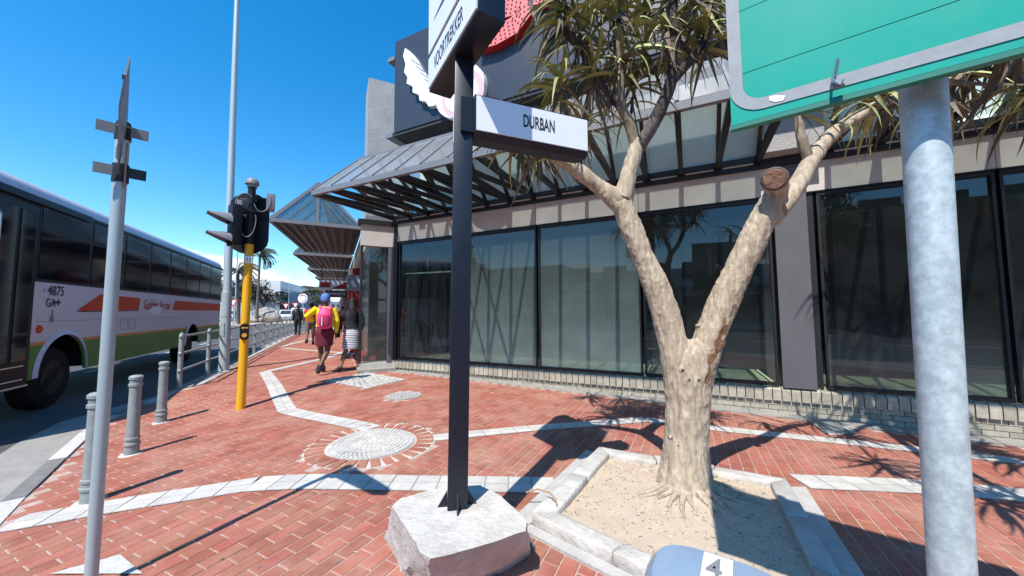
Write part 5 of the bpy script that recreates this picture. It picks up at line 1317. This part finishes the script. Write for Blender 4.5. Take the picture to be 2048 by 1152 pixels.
    if cfg.get('trousers'):
        m_,ln=cfg['trousers']; C=MB()
        tb(C,[(0,0,1.04),(0,0,.95),(0,0,.86)],[(.15,.115),(.18,.135),(.165,.13)])
        for S_ in 'LR':
            hp,kn,an=(J[q+S_] for q in('hp','kn','an')); e_=mid(kn,an,ln)
            tb(C,[(hp[0],hp[1],hp[2]+.03),hp,mid(hp,kn,.5),kn,mid(kn,e_,.5),e_],[.10,.105,.092,.072,.068,.06])
        remesh(C,'trousers',m_,T,vox)
    if cfg.get('shoes'):
        for S_ in 'LR':
            an,to=J['an'+S_],J['to'+S_]; hl=add(an,(0,-.05,-.05)); C=MB()
            dd=tuple(b-a for a,b in zip(an,to)); tb(C,[add(an,(0,-.01,.03)),an,mid(an,to,.3),mid(an,to,.75),add(to,(0,.01,0))],[.05,.058,.056,.052,.026]); remesh(C,'shoe',cfg['shoes'],T,.012)
    hr=cfg.get('hair','short')
    C=MB()
    if hr=='short':
        tb(C,[(hx,hy-.03,hz-.05),(hx,hy-.03,hz),(hx,hy-.02,hz+.06),(hx,hy-.015,hz+.11),(hx,hy-.01,hz+.135)],[(.07,.072),(.086,.088),(.088,.10),(.07,.085),(.02,.02)]); remesh(C,'hair','hair',T,.012)
    elif hr=='cap':
        tb(C,[(hx,hy-.02,hz-.045),(hx,hy-.02,hz),(hx,hy-.02,hz+.06),(hx,hy-.015,hz+.115),(hx,hy-.01,hz+.14)],[(.085,.095),(.096,.108),(.096,.108),(.078,.09),(.02,.02)]); remesh(C,'cap','c_blue',T,.010)
    elif hr=='long':
        tb(C,[(hx+.02,hy-.11,hz-.52),(hx+.03,hy-.13,hz-.42),(hx+.02,hy-.14,hz-.26),(hx,hy-.11,hz-.12),(hx,hy-.05,hz),(hx,hy-.02,hz+.07),(hx,hy-.01,hz+.13)],[(.03,.015),(.06,.02),(.085,.03),(.088,.05),(.088,.085),(.09,.105),(.03,.03)]); remesh(C,'hair','hair',T,.012)
    elif hr=='pony':
        tb(C,[(hx,hy-.03,hz-.05),(hx,hy-.03,hz),(hx,hy-.02,hz+.06),(hx,hy-.015,hz+.11),(hx,hy-.01,hz+.14)],[(.075,.075),(.088,.09),(.09,.10),(.07,.085),(.03,.03)])
        tb(C,[(hx,hy-.08,hz+.02),(hx-.01,hy-.13,hz-.1),(hx,hy-.13,hz-.3)],[.05,.05,.03]); remesh(C,'hair','hair',T,.012)
    return T,w,tb,J,k_
hd=R_(26)  # walking up the street
f1=G(647,747)
T,w,tb,J,k_=person('person in yellow top, maroon skirt and blue cap with a pink backpack, walking away',f1,1.82,hd,dict(top='c_yellow',top_hem=1.0,hair='cap',shoes='shoe',
   skirt=('c_maroon',1.04,.60,.19,.17),J=dict(elL=(-.36,.06,1.24),wrL=(-.22,.22,1.13),elR=(.24,-.04,1.12),wrR=(.22,.0,.85),knL=(-.07,.10,.50),anL=(-.02,.18,.10),toL=(-.02,.32,.03),knR=(.06,-.02,.48),anR=(-.06,-.28,.20),toR=(-.10,-.30,.05))))
C=MB(); tb(C,[(0,-.20,.98),(0,-.21,1.02),(0,-.23,1.15),(0,-.22,1.28),(0,-.19,1.38),(0,-.16,1.42)],[(.11,.06),(.14,.085),(.15,.095),(.14,.085),(.10,.06),(.05,.03)],20); bp_=remesh(C,'backpack','c_pink',T,.012)
C=MB(); tb(C,[(0,-.26,1.02),(0,-.30,1.06),(0,-.315,1.15),(0,-.30,1.24),(0,-.26,1.28)],[(.07,.02),(.095,.03),(.10,.03),(.09,.03),(.05,.02)],16); C.build('front_pocket','c_pink2',bp_,smooth_=True)
C=MB(); tb(C,[(-.045,-.335,1.04),(-.045,-.345,1.22)],[.011,.011],6); C.build('printed_stripe','sign_white',bp_)
for s_ in (-1,1):
    C=MB(); tb(C,[(s_*.09,-.16,1.38),(s_*.10,-.07,1.47),(s_*.10,.08,1.42),(s_*.11,.14,1.30)],[(.024,.01)]*4,8); C.build('strap','c_pink',bp_,smooth_=True)
f2=G(702,741)
T,w,tb,J,k_=person('person with long black hair, black jacket and striped skirt carrying a black bag',f2,1.72,hd,dict(top='c_black',top_hem=1.0,hair='long',skin='skin2',shoes='shoe',
   skirt=('c_stripe',1.05,.52,.185,.20),J=dict(elL=(-.27,.0,1.14),wrL=(-.24,.16,.98),elR=(.25,-.02,1.12),wrR=(.20,.10,.95),knL=(-.12,-.05,.50),anL=(-.24,-.20,.11),toL=(-.27,-.10,.03),knR=(.11,.05,.50),anR=(.17,-.02,.08),toR=(.18,.13,.03))))
C=MB(); tb(C,[(-.30,.0,.80),(-.31,.0,.90),(-.30,.0,.98)],[(.05,.14),(.06,.15),(.04,.12)],16); bg_=remesh(C,'handbag','c_black',T,.014)
C=MB(); tb(C,[(-.30,.1,.96),(-.25,.1,1.2),(-.15,.02,1.44),(-.22,-.08,1.2),(-.30,-.1,.96)],[.008]*5,6); C.build('bag_strap','c_black',bg_)
C=MB(); tb(C,[(-.365,-.05,.90),(-.365,.05,.90)],[.014,.014],6); C.build('bag_logo','sign_white',bg_)
f3=G(620,690)
person('person in red shirt and grey-brown shorts walking beside the railing',f3,1.84,hd,dict(top='c_red',top_hem=.95,sleeve=.5,hair='short',shoes='shoe',trousers=('c_khaki',.15),J=dict(anL=(-.10,-.25,.22),toL=(-.12,-.24,.08),knL=(-.1,-.02,.5),anR=(.1,.12,.09),toR=(.1,.27,.03),knR=(.1,.06,.5))),.018)
f4=G(595,671)
T,w,tb,J,k_=person('person all in black with a black shoulder bag close to the railing',f4,1.80,hd,dict(top='c_black',top_hem=.9,hair='pony',shoes='shoe',trousers=('c_black',.95)),.02)
C=MB(); tb(C,[(.27,0,.85),(.28,0,.98),(.26,0,1.06)],[(.07,.16),(.08,.18),(.05,.12)],12); C.build('shoulder_bag','c_black',T,smooth_=True)
f5=G(683,664)
person('person in a long red dress far up the pavement',f5,1.80,hd,dict(top='c_red',top_hem=.9,sleeve=.5,hair='short',shoes='shoe',skirt=('c_red',1.04,.50,.19,.20)),.02)
f6=G(666,668)
person('person with a pink headscarf between the walkers, mostly hidden',f6,1.75,hd,dict(top='c_black',top_hem=.9,hair='short',shoes='shoe',trousers=('c_grey',.95)),.02)
o=[x for x in bpy.data.objects if x.parent and x.name.startswith('hair')][-1]; o.data.materials.clear(); o.data.materials.append(M('c_pink2')); o.name='headscarf'

# ============================================================ HANGING SHOP SIGNS under the canopies
b_=MB(); c_=Y(667,570,17.); b_.hexa(c_,SW*.62,ST*.08,V((0,0,.21))); T=b_.build('hanging_sign','sign_white'); tag(T,'white and red lightbox sign hanging under the street canopies','shop sign')
def hang(c,dx,dz_,hw_,hh_,m_,nm): b2=MB(); b2.hexa(c+SW*dx-ST*.083+V((0,0,dz_)),SW*hw_,ST*.003,V((0,0,hh_))); return b2.build(nm,m_,T)
hang(c_,-.35,.0,.22,.13,'shop_red','logo_panel')
b2=MB(); b2.prism([c_-ST*.081+SW*-.1+V((0,0,-.19)),c_-ST*.081+SW*.58+V((0,0,-.19)),c_-ST*.081+SW*.58+V((0,0,.18))],-ST*.006); b2.build('red_wedge','shop_red',T)
b2=MB(); b2.beam(c_+SW*-.5+V((0,0,.2)),c_+SW*-.5+V((0,0,1.2)),.03); b2.beam(c_+SW*.5+V((0,0,.2)),c_+SW*.5+V((0,0,1.2)),.03); b2.build('hanger','frame_black',T)
b_=MB(); c_=Y(674,588,21.); b_.hexa(c_,SW*.6,ST*.06,V((0,0,.2))); T2_=b_.build('hanging_sign','sign_black'); tag(T2_,'black hanging sign with small white shop lettering farther up the arcade','shop sign')
text('lettering','TRUWORTHS',c_-SW*.45-ST*.063+V((0,0,-.07)),SW,V((0,0,1)),.9,.14,'sign_white',T2_,.004)
b2=MB(); b2.beam(c_+V((0,0,.2)),c_+V((0,0,1.3)),.04); b2.build('hanger','frame_black',T2_)
b_=MB(); c_=Y(712,566,11.2); b_.hexa(c_,SW*.26,ST*.05,V((0,0,.25))); T3_=b_.build('hanging_sign','grey_paint'); tag(T3_,'grey square sign with a white tick beside the return wall','shop sign')
b2=MB(); b2.prism([c_-ST*.051+SW*x+V((0,0,z)) for x,z in ((.0,.1),(.12,-.05),(.18,.12))],-ST*.004); b2.build('tick_mark','sign_white',T3_)

# ============================================================ BACKGROUND
def gr_(x,d,z=ROADZ): p=Y(x,620,d); return V((p.x,p.y,z))
# island
ic=gr_(520,52); b_=MB(); pts=[]
for k in range(32):
    a=2*math.pi*k/32; pts.append(ic+ST*(11*math.cos(a))+SW*(7.5*math.sin(a)))
b_.prism([V((p.x,p.y,ROADZ-.02)) for p in pts],V((0,0,.17))); b_.build('traffic_island','sand',kind='structure')
def boulder(c,r,lab,seed):
    import bmesh
    bm=bmesh.new(); bmesh.ops.create_icosphere(bm,subdivisions=3,radius=1)
    for v in bm.verts:
        n_=mn.noise(v.co*1.4+V((seed,0,0)))*.35+mn.noise(v.co*3.7+V((seed,3,0)))*.18; v.co*=(1+n_); v.co=V((v.co.x*r*1.3,v.co.y*r,v.co.z*r*.75))
    me=bpy.data.meshes.new('boulder'); bm.to_mesh(me); bm.free(); me.materials.append(M('rock')); o=bpy.data.objects.new('boulder',me); link(o); o.location=c
    tag(o,lab,'boulder','boulders heaped on the traffic island'); return o
for i,(x,dd,r,dz_,lab) in enumerate([(525,52,.9,.4,'pale boulder at the left foot of the island heap'),(535,52,1.3,.7,'largest boulder in the middle of the island heap'),(545,52.5,.95,.5,'boulder at the right of the island heap'),(530,53,1.0,1.4,'boulder lying on top of the island heap'),(508,50,.6,.2,'small reddish boulder beside the palm trunk'),(555,53,.5,.2,'smallest boulder at the far right of the heap')]):
    boulder(gr_(x,dd,ROADZ+dz_+.15),r,lab,i*7.3)
def palm(x,d,h,lean,lab,fr=26,L_=3.0,windy=(1,0),r=.22):
    b=gr_(x,d,0); T=thing('palm_tree',lab,'palm tree',b,None); tp_=b+V((lean,0,h))
    b_=MB(); b_.tube([b,b.lerp(tp_,.5)+V((lean*.15,0,0)),tp_],[r,r*.7,r*.6],10); b_.build('trunk','palm_trunk',T,smooth_=True)
    for k in range(fr):
        a=random.random()*6.28; el=random.uniform(-.5,1.2); d0=V((math.cos(a)+windy[0]*.9,math.sin(a)+windy[1],0)).normalized()
        P=[]; p=tp_.copy(); e=el
        for q in range(8): P.append(p.copy()); p=p+(d0*math.cos(e)+V((0,0,math.sin(e))))*(L_/8); e-=.28
        C=MB(); C.tube(P,[.04,.035,.03,.025,.02,.018,.015,.01],4); sd_=V((-d0.y,d0.x,0))
        for q in range(1,8):
            for u in (0,.33,.66):
                pp_=P[q-1].lerp(P[q],u); ll=L_*.20*(1-.5*abs(q-3.5)/4)
                for s_ in (-1,1):
                    tip=pp_+sd_*s_*ll*.6+V((0,0,-ll*.75))+d0*ll*.5; C.add([pp_-d0*.04,pp_+d0*.06,tip],[(0,1,2)])
        C.build('frond','frond',T)
palm(514,50,9.6,.1,'tall windswept palm rising from the island boulders',24,2.9)
palm(478,44,6.6,-.3,'palm with ragged fronds behind the lamp pole and traffic signal',24,3.0,(.8,0))
palm(622,70,5.6,0,'full green palm behind the walkers beyond the railing',34,3.4,(0,0),.35)
palm(642,64,3.6,0,'shorter palm to the right of the full green palm',26,2.6,(0,0),.3)
def tree(x,d,h,rad,lab,nl=2600):
    b=gr_(x,d,0); T=thing('tree',lab,'tree',b); b_=MB(); b_.tube([b,b+V((0,0,h*.45))],[.3,.2],10); b_.build('trunk','palm_trunk',T,smooth_=True)
    for k in range(4):
        a=k*1.6; b_=MB(); b_.tube([b+V((0,0,h*.4)),b+V((math.cos(a)*rad*.5,math.sin(a)*rad*.4,h*.7))],[.14,.05],6); b_.build('limb','palm_trunk',T)
    C=MB(); cl=[(random.uniform(-.8,.8)*rad,random.uniform(-.6,.6)*rad,h*random.uniform(.48,.9),random.uniform(.25,.5)*rad) for _ in range(14)]
    for k in range(nl):
        cx_,cy_,cz_,cr_=random.choice(cl); v=V((random.gauss(0,1),random.gauss(0,1),random.gauss(0,1))).normalized()*cr_*random.uniform(.7,1.05)
        p=b+V((cx_,cy_,cz_))+V((v.x,v.y,v.z*.7)); s_=random.uniform(.12,.26); a=V((random.gauss(0,1),random.gauss(0,1),random.gauss(0,1))).normalized()*s_; c2=V((random.gauss(0,1),random.gauss(0,1),random.gauss(0,1))).normalized()*s_
        C.add([p-a,p+c2,p+a,p-c2],[(0,1,2,3)])
    C.build('crown','foliage_dark',T)
tree(527,78,7.6,4.2,'dark rounded tree beyond the palm trunk on the island',3000); tree(478,70,8.0,5.0,'dark bushy tree to the left of the yellow signal pole',3000)
def bldg(name,lab,x0,x1,d0,d1,h,m_,cat='building',base=0.):
    a=gr_(x0,d0,0);b=gr_(x1,d1,0); T=thing(name,lab,cat,a); dv=(b-a); nrm=V((-dv.y,dv.x,0)).normalized()
    if nrm.dot(V((a.x,a.y,0)))<0: nrm=-nrm
    b_=MB(); b_.prism([V((p.x,p.y,base-.3)) for p in (a,b,b+nrm*18,a+nrm*18)],V((0,0,h+.3))); b_.build('walls',m_,T)
    return T,a,b,nrm
def win(T,a,b,nrm,t0,t1,z0,z1,m_='window_dark',nm='window',o=.03):
    p=a.lerp(b,t0);q=a.lerp(b,t1); b_=MB(); b_.prism([V((p.x,p.y,z0))-nrm*o,V((q.x,q.y,z0))-nrm*o,V((q.x,q.y,z1))-nrm*o,V((p.x,p.y,z1))-nrm*o],nrm*(o+.01)); return b_.build(nm,m_,T)
T,a,b,nr_=bldg('white_store_building','white and grey two-storey store building across the street',559,625,80,112,8.6,'white_paint')
win(T,a,b,nr_,0,1,0,3.2,'dark_wall','shop_front'); win(T,a,b,nr_,0,1,3.25,3.9,'flash_grey','awning',1.5); win(T,a,b,nr_,.02,.98,5.9,6.2,'grey_paint','sign_band',.1)
for k in range(9): win(T,a,b,nr_,.04+k*.105,.11+k*.105,4.3,5.7)
for k in range(12): win(T,a,b,nr_,.04+k*.08,.09+k*.08,6.5,6.9,'hood_grey','lettering_block',.05)
T,a,b,nr_=bldg('low_store_building','low grey store building with a dark arcade behind the trees',380,559,88,84,6.3,'grey_paint')
win(T,a,b,nr_,0,1,0,3.0,'dark_wall','arcade'); win(T,a,b,nr_,0,1,3.05,3.7,'flash_grey','awning',1.5)
for k in range(14): win(T,a,b,nr_,.5+k*.035,.525+k*.035,4.0,5.2)
T,a,b,nr_=bldg('red_brick_building','distant red brick block rising above the store roofs',587,618,165,165,13.6,'brick_wall')
for k in range(4):
    for r in range(2): win(T,a,b,nr_,.1+k*.22,.2+k*.22,8.2+r*2.6,9.6+r*2.6)
T,a,b,nr_=bldg('distant_building','pale low building far up the street behind the palms',618,720,150,160,6.,'grey_paint')
for k in range(8): win(T,a,b,nr_,.05+k*.12,.12+k*.12,3.5,4.8)
# vans
def van(x,d,lab,L_=4.8,Wd=1.75,Hh=2.0,name='minibus',cat='van',heading=0.):
    c_=gr_(x,d); T=thing(name,lab,cat,c_); fw=-ST; sd_=SW
    prof=[(-L_/2,.35),(-L_/2,1.1),(-L_/2+.35,Hh-.12),(-L_/2+.6,Hh),(L_/2-.9,Hh),(L_/2-.35,1.25),(L_/2-.05,1.0),(L_/2,.35)]
    b_=MB(); b_.prism([c_+fw*x_-sd_*(Wd/2)+V((0,0,z)) for x_,z in prof],sd_*Wd); bevel(b_,'body','white_paint',T,.05,1)
    b_=MB(); q=[c_+fw*(L_/2-.87)+V((0,0,Hh-.1)),c_+fw*(L_/2-.36)+V((0,0,1.3))]; b_.prism([q[0]-sd_*.72+fw*.05,q[0]+sd_*.72+fw*.05,q[1]+sd_*.78+fw*.05,q[1]-sd_*.78+fw*.05],fw*.01); b_.build('windscreen','window_dark',T)
    for u in (-1.4,-.3,.7):
        for s_ in (-1,1): b_=MB(); b_.hexa(c_+fw*u+sd_*s_*(Wd/2+.004)+V((0,0,Hh-.5)),fw*.45,sd_*.006,V((0,0,.27))); b_.build('side_window','window_dark',T)
    for u in (-L_/2+.85,L_/2-.85):
        for s_ in (-1,1):
            p=c_+fw*u+sd_*s_*(Wd/2-.1)+V((0,0,.33)); b_=MB(); b_.tube([p-sd_*.1,p+sd_*.1],.33,16); wh=b_.build('wheel','rubber',T,smooth_=True)
            b_=MB(); b_.tube([p+sd_*s_*.1,p+sd_*s_*.11],.18,12); b_.build('rim','chrome',wh)
    for s_ in (-1,1): b_=MB(); b_.hexa(c_+fw*(L_/2+.0)+sd_*s_*.62+V((0,0,.8)),fw*.03,sd_*.14,V((0,0,.09))); b_.build('headlight','chrome',T)
    b_=MB(); b_.hexa(c_+fw*(L_/2+.0)+V((0,0,.78)),fw*.02,sd_*.4,V((0,0,.08))); b_.build('grille','hood_grey',T)
    b_=MB(); b_.hexa(c_+fw*(L_/2+.01)+V((0,0,.48)),fw*.05,sd_*.8,V((0,0,.1))); b_.build('bumper','hood_grey',T)
    return T
van(574,62,'white minibus facing the camera behind the railing'); van(461,66,'white minibus half hidden behind the yellow signal pole'); van(598,66,'tall white delivery van behind the walker in black',5.5,2.0,2.35,'delivery_van')
van(655,85,'white van far up the street between the walkers',4.8,1.8,2.0,'delivery_van')
# thin lamp posts and yield signs
def lamp(x,d,h,lab):
    b=gr_(x,d); T=thing('street_lamp',lab,'street lamp',b,'distant thin street lamps'); b_=MB(); b_.tube([b,b+V((0,0,h))],[.09,.05],8); b_.build('pole','galv',T,smooth_=True)
    b_=MB(); b_.beam(b+V((0,0,h)),b+V((1.2,0,h+.15)),.06); b_.hexa(b+V((1.4,0,h+.15)),V((.3,0,0)),V((0,.12,0)),V((0,0,.06))); b_.build('lamp_head','galv',T)
lamp(577,75,8.6,'thin street lamp rising over the white store building'); lamp(470,43,9.6,'thin street lamp left of the yellow signal pole')
def yld(x,d,h,lab):
    b=gr_(x,d,ROADZ); T=thing('yield_sign',lab,'road sign',b,None); b_=MB(); b_.tube([b,b+V((0,0,h))],.035,8); b_.build('pole','galv',T,smooth_=True)
    c_=b+V((0,-.05,h-.1)); b_=MB(); b_.prism([c_+V((-.45,0,.35)),c_+V((.45,0,.35)),c_+V((0,0,-.42))],V((0,-.012,0))); f_=b_.build('plate','bus_red',T)
    c_=c_+V((0,-.014,0)); b_=MB(); b_.prism([c_+V((-.28,0,.25)),c_+V((.28,0,.25)),c_+V((0,0,-.24))],V((0,-.006,0))); b_.build('plate_centre','sign_white',f_)
yld(467,34,2.6,'red and white yield sign left of the yellow signal pole'); yld(572,48,2.5,'small yield sign above the minibus roof'); yld(591,48,2.6,'small yield sign above the delivery van')
b=gr_(606,60); T=thing('round_logo_sign','round red and white sign on a pole above the walker in red','sign',b); b_=MB(); b_.tube([b,b+V((0,0,3.2))],.08,8); b_.build('pole','galv',T)
c_=b+V((0,-.1,3.9)); b_=MB(); b_.prism([c_+V((.8*math.cos(k*math.pi/12),0,.8*math.sin(k*math.pi/12))) for k in range(24)],V((0,-.1,0))); f_=b_.build('sign_face','sign_white',T)
b_=MB()
for k in range(20):
    a0=-1.9+k*.22; b_.beam(c_+V((.58*math.cos(a0),-.12,.58*math.sin(a0))),c_+V((.58*math.cos(a0+.24),-.12,.58*math.sin(a0+.24))),.12,.04,up=V((0,1,0)))
b_.build('ring_mark','bus_red',f_)
# ------------------------------------------------------------ across the street behind the camera (seen mirrored in the shop glass)
def opp(s0,s1,dist,h,m_,nm,lab):
    T=thing(nm,lab,'building',W((s0+s1)/2,0,dist)); b_=MB(); b_.hexa(W((s0+s1)/2,h/2-.2,dist+5),D1*((s1-s0)/2),N*5,V((0,0,h/2))); b_.build('walls',m_,T)
    n_=int((s1-s0)/3)
    for k in range(n_):
        s_=s0+(k+.5)*(s1-s0)/n_
        for z in ((1.5,),(1.5,4.8),(1.5,4.8,8.))[min(2,int(h//4)-0 if h<8 else 2)]:
            b_=MB(); b_.hexa(W(s_,z,dist-.02),D1*1.05,N*.03,V((0,0,1.1 if z<3 else .7))); b_.build('window','window_dark',T)
    b_=MB(); b_.hexa(W((s0+s1)/2,3.2,dist-.6),D1*((s1-s0)/2),N*.6,V((0,0,.12))); b_.build('awning','flash_grey',T)
opp(-40,-12,30,6.6,'grey_paint','opposite_building','grey two-storey building across the road behind the viewer')
opp(-11,9,27,5.2,'white_paint','opposite_building','white low shop across the road behind the viewer')
opp(10,34,25,8.4,'brick_wall','opposite_building','red brick building across the road behind the viewer')
